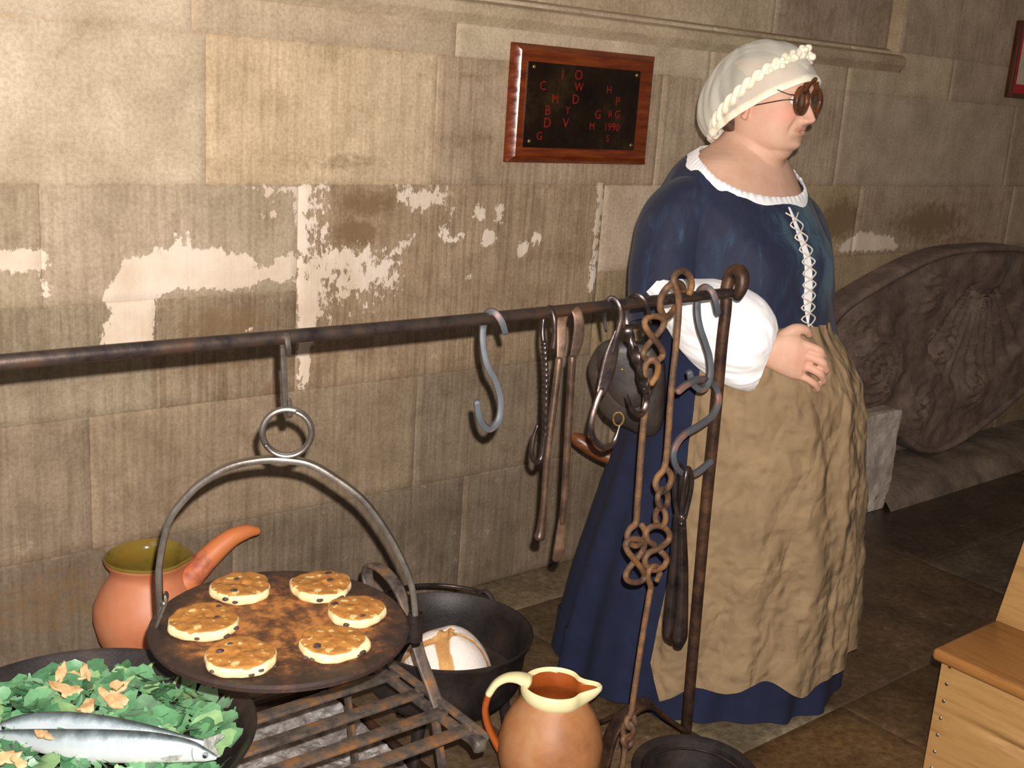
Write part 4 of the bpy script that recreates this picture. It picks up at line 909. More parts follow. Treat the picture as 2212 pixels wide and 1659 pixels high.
# ================================================================ the woman in period dress
# local frame: u to the right as she is seen, v away, w up; she is turned with the root
RP = np.array([2.19, 1.755, 0]); RA = math.radians(-50.9)
eu = np.array([math.cos(RA), math.sin(RA), 0]); ev = np.array([-math.sin(RA), math.cos(RA), 0])
def lo(px, py, v):
    d = MW @ _ray(px, py, FPX); t = (np.dot(RP - EYE, ev) + v) / np.dot(d, ev); p = EYE + d * t - RP
    return np.array([np.dot(p, eu), v, p[2]])
wo = thing('person', 'woman in blue laced bodice, tan apron, white cap and round spectacles, hands at her waist', 'person', tuple(RP), RA)

def skin_mat():
    t = NT('skin'); co = t.coord(); n = t.noise(co, 22, 5, .6); b = t.attr('blush'); l = t.attr('lips')
    col = t.ramp(n, [(.3, (200, 156, 130)), (.7, (212, 171, 147))])
    col = t.mix(t.math('MULTIPLY', b, .6), col, (220, 128, 108)); col = t.mix(l, col, (190, 96, 84))
    return t.fin(col, .56, 0, t.bump(t.noise(co, 260, 3), .12, .0006), Specular_IOR_Level=.3, Subsurface_Weight=.12, Subsurface_Radius=(.012, .005, .003), Subsurface_Scale=.4)
SKIN = skin_mat()
def linen(name, c1, c2, rough=.85, bs=600, st=.25, sheen=.3, tr=0, scale=14):
    t = NT(name); co = t.coord(); n = t.noise(co, scale, 5, .6); w = t.noise(co, bs, 2, .5)
    m = t.fin(t.ramp(n, [(.35, c1), (.65, c2)]), rough, 0, t.bump(t.math('ADD', w, t.math('MULTIPLY', n, 1.5)), st, .0015), Sheen_Weight=sheen)
    if tr:
        ts = t.t.nodes.new('ShaderNodeBsdfTransparent'); mx = t.t.nodes.new('ShaderNodeMixShader')
        t.set(mx.inputs[0], t.math('MULTIPLY_ADD', n, .25, tr - .12)); t.t.links.new(t.b.outputs[0], mx.inputs[1]); t.t.links.new(ts.outputs[0], mx.inputs[2]); t.t.links.new(mx.outputs[0], t.out.inputs['Surface'])
    return m
NAVY = linen('navy_wool', (17, 23, 50), (23, 31, 61), .9, 500, .4, .0)
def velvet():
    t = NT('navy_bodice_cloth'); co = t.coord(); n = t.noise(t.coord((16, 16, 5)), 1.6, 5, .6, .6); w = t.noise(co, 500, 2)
    k = t.attr('teal_sheen'); f = t.math('ADD', n, t.math('MULTIPLY', k, .24))
    col = t.ramp(f, [(.50, (18, 24, 50)), (.62, (24, 37, 62)), (.82, (54, 84, 100))])  # teal sheen of the cloth is painted into its colour near the lacing
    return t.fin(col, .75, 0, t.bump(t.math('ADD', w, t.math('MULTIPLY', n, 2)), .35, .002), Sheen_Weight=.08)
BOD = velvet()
def apron_mat():
    t = NT('crumpled_tan_linen'); co = t.coord(); n = t.noise(co, 9, 5, .6); w = t.noise(co, 420, 2)
    def crease(sc, rot, th):
        wv = t.t.nodes.new('ShaderNodeTexVoronoi'); wv.feature = 'DISTANCE_TO_EDGE'; wv.inputs['Scale'].default_value = 1.0
        a = t.t.nodes.new('ShaderNodeVectorMath'); a.operation = 'MULTIPLY_ADD'; nn = t.t.nodes.new('ShaderNodeTexNoise'); nn.inputs['Scale'].default_value = 5
        c = t.coord((sc, sc, sc * .42), rot); t.t.links.new(co, nn.inputs['Vector']); t.t.links.new(nn.outputs['Color'], a.inputs[0]); a.inputs[1].default_value = (.55, .55, .55); t.t.links.new(c, a.inputs[2])
        t.t.links.new(a.outputs[0], wv.inputs['Vector']); v = t.math('MINIMUM', t.math('MULTIPLY', wv.outputs['Distance'], 1 / th), 1.0)
        m = t.ramp(t.noise(co, 7 + sc * .3, 2), [(.42, (0, 0, 0)), (.56, (255, 255, 255))]); return t.math('MULTIPLY_ADD', t.math('SUBTRACT', v, 1.0), m, 1.0)
    h = t.math('ADD', t.math('ADD', crease(9, (0, .55, .9), .22), t.math('MULTIPLY', crease(13, (0, -.6, .9), .22), .8)), t.math('MULTIPLY', crease(6, (0, 1.3, .9), .14), .9))
    nm = t.bump(h, .5, .012); nm = t.bump(t.math('ADD', w, n), .3, .0015, nm)
    return t.fin(t.ramp(n, [(.35, (130, 107, 77)), (.65, (148, 123, 90))]), .85, 0, nm)
APR = apron_mat()
WHITE = linen('white_chemise_linen', (240, 238, 238), (250, 248, 246), .85, 500, .2, .2)
SHEER = linen('sheer_cap_linen', (222, 217, 200), (238, 233, 218), .85, 300, .3, .1, tr=.44)
CAPW = linen('cream_cap_band', (236, 226, 198), (248, 240, 218), .85, 300, .4, .2, scale=40)
HAIR = mat('brown_hair', (70, 52, 38), (104, 80, 58), None, 30, .5, 0, .5, 90, .002, stretch=(1, 1, 4))
CORD = mat('pale_lacing_cord', (196, 186, 170), (226, 218, 204), None, 200, .7, 0, .3)

# ---- torso shape shared by skin and bodice
FV = np.array([.77, -.64, 0]); SV = np.array([.64, .77, 0])
TL = np.array([[.80, .015, 0, .215, .265], [.90, .01, 0, .21, .255], [.98, .0, 0, .205, .240], [1.06, -.002, 0, .190, .228], [1.12, -.006, 0, .186, .220], [1.18, -.012, 0, .178, .212], [1.23, -.022, .002, .162, .208],
               [1.27, -.032, .006, .150, .202], [1.30, -.038, .010, .136, .192], [1.33, -.040, .014, .122, .178], [1.355, -.040, .018, .112, .162], [1.378, -.036, .020, .099, .140], [1.395, -.032, .022, .088, .108], [1.412, -.026, .022, .080, .084], [1.435, -.014, .020, .074, .072], [1.47, .0, .014, .072, .068]])
TS = cr(TL, 8)
def tor(th, w, off=0):
    th = np.asarray(th, float); w = np.broadcast_to(np.asarray(w, float), th.shape)
    uc, vc, D, S = [np.interp(w, TS[:, 0], TS[:, k]) for k in (1, 2, 3, 4)]
    c, s = np.cos(th), np.sin(th); e = .92
    bust = .020 * np.exp(-((w - 1.16) / .07) ** 2) * np.exp(-((np.abs(th) - .5) / .35) ** 2)
    x = (D + off + bust) * np.sign(c) * np.abs(c) ** e; y = (S + off) * np.sign(s) * np.abs(s) ** e
    return np.stack([uc + FV[0] * x + SV[0] * y, vc + FV[1] * x + SV[1] * y, w], -1)
def neckline(th): return np.interp(np.abs((np.asarray(th) + math.pi) % (2 * math.pi) - math.pi), np.radians([0, 15, 35, 54, 75, 101, 130, 180]), [1.290, 1.292, 1.302, 1.322, 1.350, 1.374, 1.386, 1.390])

# ---- head frame
HC = np.array([.008, 0, 1.515]); HA = math.radians(-30)
hf = np.array([math.cos(HA), math.sin(HA), 0]); hl = np.array([-math.sin(HA), math.cos(HA), 0]); hz = np.array([0, 0, 1.])
def hd(x, y, z): return HC + np.multiply.outer(x, hf) + np.multiply.outer(y, hl) + np.multiply.outer(z, hz)
HP = cr([[.104, .0, -.02, .012], [.100, .030, -.055, .036], [.092, .058, -.080, .055], [.078, .080, -.096, .068], [.060, .104, -.106, .077], [.030, .108, -.106, .079], [.010, .102, -.101, .0785], [-.010, .101, -.096, .078],
         [-.030, .101, -.088, .077], [-.050, .100, -.079, .076], [-.070, .097, -.070, .073], [-.088, .094, -.060, .066], [-.102, .086, -.048, .054], [-.112, .068, -.034, .040], [-.118, .040, -.018, .022]], 7)
def head_rings(off=0, N=176):
    rings = []
    for z, xf, xb, hy in HP:
        th = np.linspace(0, 2 * math.pi, N, endpoint=False); c, s = np.cos(th), np.sin(th)
        xm = (xf + xb) / 2 - .006; x = np.where(c > 0, xm + (xf - xm) * np.abs(c) ** .80, xm - (xm - xb) * np.abs(c) ** .95); y = hy * np.sign(s) * np.abs(s) ** .92
        fr = c > 0
        nz = np.interp(z, [-.053, -.047, -.041, -.034, -.022, -.006, .010, .020], [0, .011, .026, .031, .025, .015, .004, 0])
        ws = np.interp(z, [-.05, -.036, -.02, .012], [.0135, .0135, .0095, .0075])
        x = x + fr * nz * np.exp(-(y / ws) ** 2)
        x = x + fr * .010 * np.exp(-((np.abs(y) - .0135) / .0055) ** 2) * np.exp(-((z + .039) / .008) ** 2)      # nostril wings
        x = x - fr * .009 * np.exp(-((np.abs(y) - .031) / .015) ** 2) * np.exp(-((z - .006) / .012) ** 2)        # eye sockets
        x = x + fr * .004 * np.exp(-((np.abs(y) - .030) / .020) ** 2) * np.exp(-((z - .028) / .008) ** 2)        # brow
        mw = np.exp(-(y / .031) ** 4)
        zc = z - 7 * y * y
        x = x + fr * mw * (.0042 * np.exp(-((zc + .0575) / .0042) ** 2) - .0060 * np.exp(-((zc + .0625) / .0022) ** 2) + .0045 * np.exp(-((zc + .0680) / .0048) ** 2) - .0035 * np.exp(-((z + .080) / .006) ** 2))
        x = x + fr * .007 * np.exp(-(y / .020) ** 2) * np.exp(-((z + .094) / .011) ** 2)                          # chin
        x = x + fr * .006 * np.exp(-((np.abs(y) - .046) / .018) ** 2) * np.exp(-((z + .028) / .018) ** 2)        # cheeks
        x = x - fr * .006 * np.exp(-((np.abs(y) - .033 - .2 * (-.045 - z)) / .005) ** 2) * np.exp(-((z + .052) / .014) ** 2)   # smile folds
        rings.append(hd(x + off * c, y + off * s, np.full(N, z)))
    return rings
bg = G()
loft(bg, head_rings())
ws_ = np.concatenate([np.linspace(.80, 1.24, 14), np.linspace(1.26, 1.468, 24)]); ths = np.linspace(0, 2 * math.pi, 72, endpoint=False)
loft(bg, [tor(ths, w, -.004 - .055 * float(smoothstep(np.array(w), 1.12, 1.02))) if w < 1.12 else tor(ths, w, -.004) for w in ws_])
tube(bg, [(-.006, .012, 1.36), (.002, .008, 1.42), (.014, .0, 1.47)], [.070, .072, .066], 32)
tube(bg, [hd(.045, 0, -.085), hd(.01, 0, -.11), (-.0, -.01, 1.37)], [.046, .050, .045], 24)      # soft underside of the chin
for s in (-1, 1):                                                                               # ears
    c = hd(-.006, s * .079, -.008); M = np.stack([hf, hl * s, hz], 1) @ np.array(Matrix.Rotation(.35 , 3, 'Z')) @ np.array(Matrix.Rotation(-.15, 3, 'Y'))
    tube(bg, [c + M @ np.array([.018 * math.cos(a) * (1 if math.sin(a) > 0 else .75) - .004, .006 - .004 * math.cos(a), .029 * math.sin(a)]) for a in np.linspace(-1.9, 3.6, 14)], .0048, 10)
    ball(bg, c + M @ np.array([-.003, .001, .0]), 1, 16, sc=(.015, .0055, .026), rot=M); ball(bg, c + M @ np.array([.0, .004, -.029]), .0085, 12)
for s in (-1, 1):                                                                               # hips, legs, feet
    hp_ = np.array([0, 0, 0]) + SV * s * .1
    tube(bg, [hp_ + (0, 0, .86), hp_ + (0, 0, .66), hp_ * .95 + (.0, 0, .46), hp_ * .95 + (0, .0, .26), hp_ * .95 + (0, 0, .09)], [.10, .085, .062, .056, .042], 20)
    tube(bg, [hp_ * .95 - FV * .05 + (0, 0, .045), hp_ * .95 + FV * .04 + (0, 0, .045), hp_ * .98 + FV * .15 + (0, 0, .03)], [.04, .044, .028], 16)
EL = np.array([-.125, -.200, 1.012]); WR = lo(1650, 757, -.245)
tube(bg, [(-.10, -.10, 1.245), (-.145, -.125, 1.21), (-.160, -.150, 1.11), EL], [.07, .064, .050, .037], 20)
tube(bg, [EL + (-.0, .0, .0), EL + (WR - EL) * .4 + (0, 0, .004), WR], [.036, .040, .030], 20)
LE = np.array([.165, .195, 1.0])
tube(bg, [(.05, .11, 1.25), (.115, .15, 1.22), (.155, .18, 1.1), LE], [.07, .062, .054, .044], 20); tube(bg, [LE, (.18, .16, .88), (.18, .14, .78), (.18, .13, .70)], [.044, .040, .03, .026], 16)
def hsec(a, b, v, dv, n=22):
    A, B = lo(a[0], a[1], v), lo(b[0], b[1], v); c, h = (A + B) / 2, (A - B) / 2
    t = np.linspace(0, 2 * math.pi, n, endpoint=False); sg = np.sign(np.cos(t)) * np.abs(np.cos(t)) ** .85
    return c + np.multiply.outer(sg, h) + np.multiply.outer(np.sin(t) * dv, np.array([0, 1., 0]))
loft(bg, [hsec((1640, 733), (1628, 783), -.246, .024), hsec((1660, 728), (1644, 788), -.246, .025), hsec((1682, 721), (1662, 796), -.246, .025), hsec((1706, 717), (1684, 808), -.243, .025), hsec((1728, 724), (1708, 818), -.240, .023), hsec((1745, 740), (1727, 821), -.236, .019), hsec((1752, 750), (1736, 816), -.234, .010)])
for pts, r in ((((1738, 745, -.240), (1769, 757, -.238), (1778, 773, -.216), (1770, 778, -.196)), 1), (((1742, 768, -.242), (1775, 782, -.240), (1784, 800, -.216), (1774, 804, -.194)), 1.04), (((1738, 790, -.241), (1770, 806, -.238), (1778, 823, -.214), (1768, 826, -.194)), .98), (((1728, 811, -.238), (1757, 827, -.234), (1766, 840, -.214), (1757, 841, -.198)), .86)):
    P_ = [lo(*p) for p in pts]; P_ = [P_[0], P_[0] * .5 + P_[1] * .5 + (0, -.002, .0015), P_[1], P_[1] * .5 + P_[2] * .5 + (.002, -.002, 0), P_[2], P_[3]]
    tube(bg, P_, [.0115 * r, .0098 * r, .0102 * r, .0088 * r, .0088 * r, .0072 * r], 16)
tube(bg, [lo(1690, 730, -.240), lo(1716, 712, -.232), lo(1738, 713, -.222), lo(1748, 724, -.208)], [.017, .0135, .0115, .0085], 16)
tm = bpy.data.meshes.new('tmp'); tm.from_pydata(bg.v, [], bg.f)
b_ = bmesh.new(); b_.from_mesh(tm); bmesh.ops.recalc_face_normals(b_, faces=b_.faces); b_.to_mesh(tm); b_.free()
to = bpy.data.objects.new('tmp', tm); C.objects.link(to)
md = to.modifiers.new('r', 'REMESH'); md.mode = 'VOXEL'; md.voxel_size = .0027; md.use_smooth_shade = True
sm = to.modifiers.new('s', 'SMOOTH'); sm.factor = .5; sm.iterations = 2
bm_ = bpy.data.meshes.new_from_object(to.evaluated_get(bpy.context.evaluated_depsgraph_get())); bm_.name = 'body'
bpy.data.objects.remove(to); bpy.data.meshes.remove(tm)
co_ = np.empty(len(bm_.vertices) * 3); bm_.vertices.foreach_get('co', co_); co_ = co_.reshape(-1, 3); q_ = co_ - HC
hx, hy_, hz_ = q_ @ hf, q_ @ hl, q_[:, 2]
near = hz_ > -.13
blush = near * (np.exp(-((np.abs(hy_) - .05) / .022) ** 2 - ((hz_ + .026) / .024) ** 2) * (hx > .03) * .75 + np.exp(-(hy_ / .018) ** 2 - ((hz_ + .034) / .014) ** 2) * (hx > .1) * .4 + np.exp(-((hx + .005) / .025) ** 2 - ((hz_ + .005) / .03) ** 2) * (np.abs(hy_) > .076) * .7)
hand = lo(1745, 780, -.24); blush += .35 * np.exp(-(np.linalg.norm(co_ - hand, axis=1) / .05) ** 2)
lips = near * .45 * np.exp(-(hy_ / .028) ** 4) * np.exp(-((hz_ + .0625 - 7 * hy_ ** 2) / .0068) ** 4) * (hx > .075) * .6
for nm, a in (('blush', blush), ('lips', lips)): bm_.attributes.new(nm, 'FLOAT', 'POINT').data.foreach_set('value', a.astype(np.float32))
bm_.materials.append(SKIN); bm_.shade_smooth()
obj('body', None, None, wo, mesh=bm_)

# ---- hair, eyes
g = G(); c = hd(-.020, 0, .030); M = np.stack([hf, hl, hz], 1); ball(g, hd(-.026, 0, .022), 1, 40, sc=(.092, .0835, .091), rot=M)
ball(g, hd(-.050, 0, -.036), 1, 32, sc=(.054, .0715, .060), rot=M)
g.v = [tuple(np.array(p) + .0015 * fbm(np.array([p[0] * 60, p[1] * 60, p[2] * 240]), 3, 3)) for p in g.v]
obj('hair', g, HAIR, wo, 60)
EW = mat('eye_white', (226, 218, 210), None, None, 20, .15, 0, 0)
for s in (-1, 1):
    g = G(); ball(g, hd(.0855, s * .031, .006), .0118, 20); e = obj('eye', g, EW, wo)
    g = G(); ball(g, hd(.0935, s * .031, .006), .0052, 14); obj('iris', g, EYEM, e)

# ---- cap with hem and twisted band
cb = math.radians(33); e1 = math.cos(cb) * hf + math.sin(cb) * hz; e3 = -math.sin(cb) * hf + math.cos(cb) * hz
cc = hd(-.006, 0, -.013)
def cap(ph, ps, off=0):
    bl = 1 + .27 * np.clip(-np.cos(ps), 0, 1) ** 1.4 * np.clip(np.sin(ph * 1.75), 0, 1) + .07 * np.clip(np.cos(ps), 0, 1) * np.clip(np.sin(ph * 2), 0, 1)
    n = .0022 * np.sin(ps * 22 + ph * 3) * np.clip(-np.cos(ps) + .35, 0, 1) * np.sin(ph) + .0018 * np.sin(ps * 9 + ph * 7)
    return cc + np.multiply.outer((.141 + off + n) * np.cos(ps) * np.sin(ph) * bl, e1) + np.multiply.outer((.0975 + off + n) * np.sin(ps) * np.sin(ph), hl) + np.multiply.outer((.152 + off + n) * np.cos(ph), e3)
psq = np.linspace(0, 2 * math.pi, 144, endpoint=False)
g = G(); loft(g, [cap(np.full(144, p), psq) for p in np.linspace(.01, 1.66, 48)], caps=False); g.add([], [])
obj('cap', g, SHEER, wo, 80)
g = G(); loft(g, [cap(np.full(144, p), psq, o) for p, o in ((1.555, .0005), (1.56, .0025), (1.62, .003), (1.665, .0025), (1.67, .0), (1.66, -.002), (1.56, -.0015))], closed_v=True)
obj('cap_hem', g, CAPW, wo, 80)
tb = math.radians(44); f1 = math.cos(tb) * hf + math.sin(tb) * hz; f3 = np.cross(f1, hl); bc = hd(-.012, 0, .020)
def band(t, off=0):
    r1 = np.where(np.cos(t) > 0, .128, .150); return bc + np.multiply.outer(r1 * np.cos(t), f1) + np.multiply.outer((.1015) * np.sin(t), hl)
tt = np.linspace(0, 2 * math.pi, 240, endpoint=False); bp = band(tt); g = G()
outw = (bp - bc) / np.linalg.norm(bp - bc, axis=1)[:, None]
for k in (0, math.pi):
    hx_ = tt * 15 + k; pts = bp + outw * (.0048 * np.cos(hx_))[:, None] + np.multiply.outer(.0065 * np.sin(hx_), f3)
    tube(g, pts, .0072 + .0012 * np.sin(tt * 31), 10, closed=True, k=1)
for i in range(16):
    q = random.Random(i); a = q.uniform(-.25, .25); ball(g, band(np.array([a]))[0] + np.array([q.uniform(-.009, .012), q.uniform(-.012, .012), q.uniform(-.004, .016)]), q.uniform(.006, .010), 10)
for i in range(12):
    q = random.Random(i + 40); a = -q.uniform(.35, 1.2); ball(g, band(np.array([a]))[0] + np.array([q.uniform(0, .012), q.uniform(-.012, 0), q.uniform(-.012, .004)]), q.uniform(.005, .008), 10)
obj('cap_band', g, CAPW, wo, 80)

# ---- spectacles
RIM = mat('brown_wooden_rim', (70, 38, 20), (100, 58, 30), (120, 74, 40), 30, .35, 0, .1, stretch=(1, 1, 1)); 
sp = obj('spectacles', (lambda g: (tube(g, [hd(.109, -.030, .030), hd(.112, -.018, .046), hd(.114, -.004, .054)], [1, 1, .9], 10, sect=(.014, .013), ref=hf), tube(g, [hd(.107, .030, .030), hd(.110, .016, .046), hd(.112, .000, .054)], [1, 1, .9], 10, sect=(.014, .013), ref=hf), ball(g, hd(.117, -.001, .055), .0058, 12), g)[-1])(G()), RIM, wo)
LENS = NT('tinted_lens').fin((214, 200, 186), .03, 0, None, Transmission_Weight=.95, IOR=1.15)
for s in (-1, 1):
    c = hd(.107, s * .032, .006); g = G()
    tube(g, [c + hl * .0240 * math.cos(a) + hz * .0255 * math.sin(a) for a in np.linspace(0, 2 * math.pi, 25)[:-1]], 1, 12, sect=(.011, .0155), ref=hf, closed=True, k=2)
    obj('rim', g, RIM, sp)
    g = G(); n = 24; slab(g, [c + hl * .016 * math.cos(a) + hz * .016 * math.sin(a) for a in np.linspace(0, 2 * math.pi, n, endpoint=False)], -hf * .001, hf * .001); obj('lens', g, LENS, sp)
    g = G(); tube(g, [c + s * hl * .025 - hf * .002, hd(.09, s * .074, .006), hd(.04, s * .085, -.006), hd(.0, s * .0875, -.016)], .0014, 8)
    tube(g, [c + s * hl * .022 + hz * .012 - hf * .002, hd(.095, s * .070, .018), hd(.07, s * .081, .026)], .0013, 8); obj('temple', g, RUSTD, sp)

# ---- bodice
NT_, NW = 168, 60; th = np.linspace(-math.pi, math.pi, NT_, endpoint=False)
rings = []; teal_sheen = []
for i in range(NW):
    t = i / (NW - 1); w = .992 + t * (neckline(th) - .992); w = w - (1 - t) * .018 * np.cos(th)
    fold = .003 * np.sin(th * 9 + 14 * t + 2 * np.sin(6 * t)) * np.exp(-((t - .55) / .35) ** 2) + .0045 * fbm(np.stack([th * 3, t * 4 + 0 * th, 0 * th], -1), 12, 3)
    rings.append(tor(th, w, .0075 + fold + .010 * (1 - t) ** 3)); teal_sheen.append(np.clip(1.1 - np.abs(th - .35) / .75, 0, 1) * smoothstep(np.full(NT_, t), .2, .5))
inn = [tor(th, neckline(th) - .004, .001)]
g = G(); loft(g, rings + inn, caps=False); g.attr = dict(teal_sheen=np.concatenate(teal_sheen + [np.zeros(NT_)])); obj('bodice', g, BOD, wo, 80)
def sleeve(name, pts, rads, m, folds, seed):
    Q = cr(np.hstack([np.array(pts), np.array(rads)[:, None]]), 10); p, r = Q[:, :3], Q[:, 3]; n = 72; rg = []
    for i in range(len(p)):
        t = unit(p[min(i + 1, len(p) - 1)] - p[max(i - 1, 0)]); b = unit(np.array([0, -1., .001]) - t * np.dot(np.array([0, -1., .001]), t)); c = np.cross(t, b)
        a = np.linspace(0, 2 * math.pi, n, endpoint=False); k = i / (len(p) - 1)
        rr = r[i] * (1 + folds * (np.sin(a * 5 + seed + 7 * k) * .5 + fbm(np.stack([np.cos(a) * 2, np.sin(a) * 2, np.full(n, k * 5)], -1), seed, 3)))
        rg.append(p[i] + np.multiply.outer(np.cos(a) * rr, b) + np.multiply.outer(np.sin(a) * rr, c))
    e = rg[-1].mean(0); rg += [e + (rg[-1] - e) * .96 - (p[-1] - p[-2]) * .2, e + (rg[-1] - e) * .9 - (p[-1] - p[-4]) * 1.5]
    g = G(); loft(g, rg, caps=False); return obj(name, g, m, wo, 80)
sr = sleeve('sleeve', [(-.105, -.095, 1.272), (-.138, -.112, 1.262), (-.163, -.128, 1.225), (-.174, -.145, 1.155), (-.170, -.165, 1.08), (-.155, -.182, 1.015)], [.068, .080, .085, .086, .089, .094], BOD, .035, 3)
sl = sleeve('sleeve', [(.03, .09, 1.262), (.075, .12, 1.240), (.115, .15, 1.205), (.140, .165, 1.14), (.150, .175, 1.075), (.158, .185, 1.0)], [.070, .080, .082, .082, .083, .085], BOD, .035, 8)
def ridge(p, s, o=3): 
    r = 0; a = .5
    for i in range(o): r = r + a * (1 - np.abs(vnoise(p * 2 ** i, s + i)) * 2.2); a *= .5
    return r
# ---- full chemise sleeve at the near arm, cuff edge open at the wrist
secs = [((1436, 585), (1388, 636), -.195, .060), ((1492, 604), (1440, 706), -.228, .078), ((1545, 606), (1474, 757), -.245, .088), ((1600, 622), (1520, 800), -.252, .088), ((1648, 650), (1578, 832), -.254, .080), ((1674, 682), (1612, 842), -.254, .066), ((1681, 708), (1630, 838), -.253, .054)]
SQ = []
for a, b, v, dv in secs: SQ.append(np.concatenate([lo(*a, v), lo(*b, v), [dv]]))
SQ = cr(np.array(SQ), 8); n = 120; rg = []
ang = np.linspace(0, 2 * math.pi, n, endpoint=False)
for i, s in enumerate(SQ):
    k = i / (len(SQ) - 1); A, B, dv = s[:3], s[3:6], s[6]; c, h = (A + B) / 2, (A - B) / 2
    f = 1 + .20 * fbm(np.stack([np.cos(ang) * 2.2 - k * 2, np.sin(ang) * 2.2 + k * 3, np.full(n, k * 1.5)], -1), 31, 3) + .035 * np.sin(ang * 6 - 5 * k) * (1 - np.abs(np.cos(ang)))
    q3 = np.stack([np.cos(ang) * 2.0 - k * 2.5, np.sin(ang) * 2.0 + k * 2.0, np.full(n, k * 1.2)], -1); f = f + .16 * ridge(q3, 41) * smoothstep(np.full(n, k), 0, .2)
    rg.append(c + np.multiply.outer(np.cos(ang) * (1 + (f - 1) * .22), h) + np.multiply.outer(np.sin(ang) * dv * f, np.array([0, 1., 0])))
e = rg[-1].mean(0); d_ = unit(rg[-1].mean(0) - rg[-6].mean(0)); rg += [e + (rg[-1] - e) * .965 + d_ * .0, e + (rg[-1] - e) * .86 - d_ * .03, e + (rg[-1] - e) * .55 - d_ * .06]
g = G(); loft(g, rg, caps=False); obj('chemise_sleeve', g, WHITE, wo, 80)
sleeve('chemise_sleeve', [(.158, .185, 1.03), (.17, .18, .97), (.178, .165, .88), (.18, .15, .80)], [.06, .062, .062, .05], WHITE, .05, 14)
# ---- neck frill
NF = 420; th = np.linspace(-math.pi, math.pi, NF, endpoint=False); wv = .55 * np.sin(th * 70 + 2 * np.sin(th * 9)) + .9 * fbm(np.stack([th * 14, 0 * th, 0 * th], -1), 4, 3); g = G()
loft(g, [tor(th, neckline(th) - .012, .006), tor(th, neckline(th) + .000, .009), tor(th, neckline(th) + .007 + .0007 * wv, .0085 + .0016 * wv), tor(th, neckline(th) + .014 + .0014 * wv, .0072 + .0030 * wv), tor(th, neckline(th) + .0142 + .0014 * wv, .0058 + .0030 * wv), tor(th, neckline(th) + .006, .004), tor(th, neckline(th) - .012, .003)], closed_v=True)
obj('neck_frill', g, WHITE, wo, 80)
# ---- chemise strip showing in the lacing gap, cords
ws = np.linspace(1.0, 1.284, 40); gap = np.interp(ws, [1.0, 1.03, 1.08, 1.16, 1.24, 1.284], [.004, .012, .052, .046, .026, .012]); g = G()
loft(g, [np.array([tor(np.array([f * gp]), w, .0135 + .001 * (1 - f * f))[0] for f in np.linspace(-1, 1, 9)]) for w, gp in zip(ws, gap)] , closed_u=False, caps=False)
obj('chemise_front', g, WHITE, wo, 60)
ey = np.linspace(1.272, 1.012, 11)
lc_ = None
for k, (sa, sb) in enumerate(((1, -1), (-1, 1))):
    pts = []
    for i, w in enumerate(ey):
        s = sa if i % 2 == 0 else sb; pts.append(tor(np.array([s * .085]), w, .0155)[0])
        if i < len(ey) - 1: pts.append(tor(np.array([0.]), (w + ey[i + 1]) / 2, .0185 + .002 * k)[0])
    g = G(); tube(g, pts, .0019, 8, k=3)
    if k == 0:
        for s in (-1, 1):
            tube(g, [tor(np.array([.0]), 1.010, .016)[0], tor(np.array([s * .05 - .1]), 1.000, .018)[0], tor(np.array([s * .09 - .2]), .992 + .008 * s, .020)[0]], .0019, 8)
    obj('lacing', g, CORD, wo, 60)

# ---- skirt and apron
KS = cr(np.array([[1.03, .0, .0, .196, .200], [1.0, .002, .0, .205, .212], [.95, .012, .0, .228, .228], [.9, .020, .0, .250, .234], [.84, .025, .012, .272, .248], [.65, .028, .032, .298, .268], [.45, .015, .052, .330, .286], [.25, .0, .070, .358, .302], [.02, -.012, .086, .382, .316]]), 10)[::-1]
def skirt(ph, w, off=0):
    uc, vc, a, b = [np.interp(w, KS[:, 0], KS[:, k]) for k in (1, 2, 3, 4)]
    return np.stack([uc + (a + off) * np.cos(ph), vc - (b + off) * np.sin(ph), np.broadcast_to(w, np.shape(ph))], -1)
ph = np.linspace(0, 2 * math.pi, 260, endpoint=False); rings = []
for w in np.linspace(1.03, .026, 70):
    k = (1.03 - w); am = .013 * k ** 1.3
    ff = am * (np.sin(ph * 13 + 1.3 * np.sin(ph * 2)) + .5 * np.sin(ph * 22 + 1)) + .004 * fbm(np.stack([ph * 2, 0 * ph + w * 3, 0 * ph], -1), 5, 3)
    wb = w + (.012 * np.sin(ph * 13 + .6) + .010 * np.sin(ph * 5 + 2)) * max(0, 1 - w / .25) * (.5 if w < .05 else 1)
    rings.append(skirt(ph, w, ff) * (1, 1, 0) + np.stack([0 * ph, 0 * ph, np.maximum(wb, .004)], -1))
e_ = rings[-1]; rings.append(e_ * (.985, .985, 1)); rings.append(e_ * (.97, .97, 1) + (0, 0, .12))
g = G(); loft(g, rings, caps=False); obj('skirt', g, NAVY, wo, 80)
NU, NV = 210, 230; g = G(); ul = np.linspace(0, 1, NU); top = 1.02; rows = []
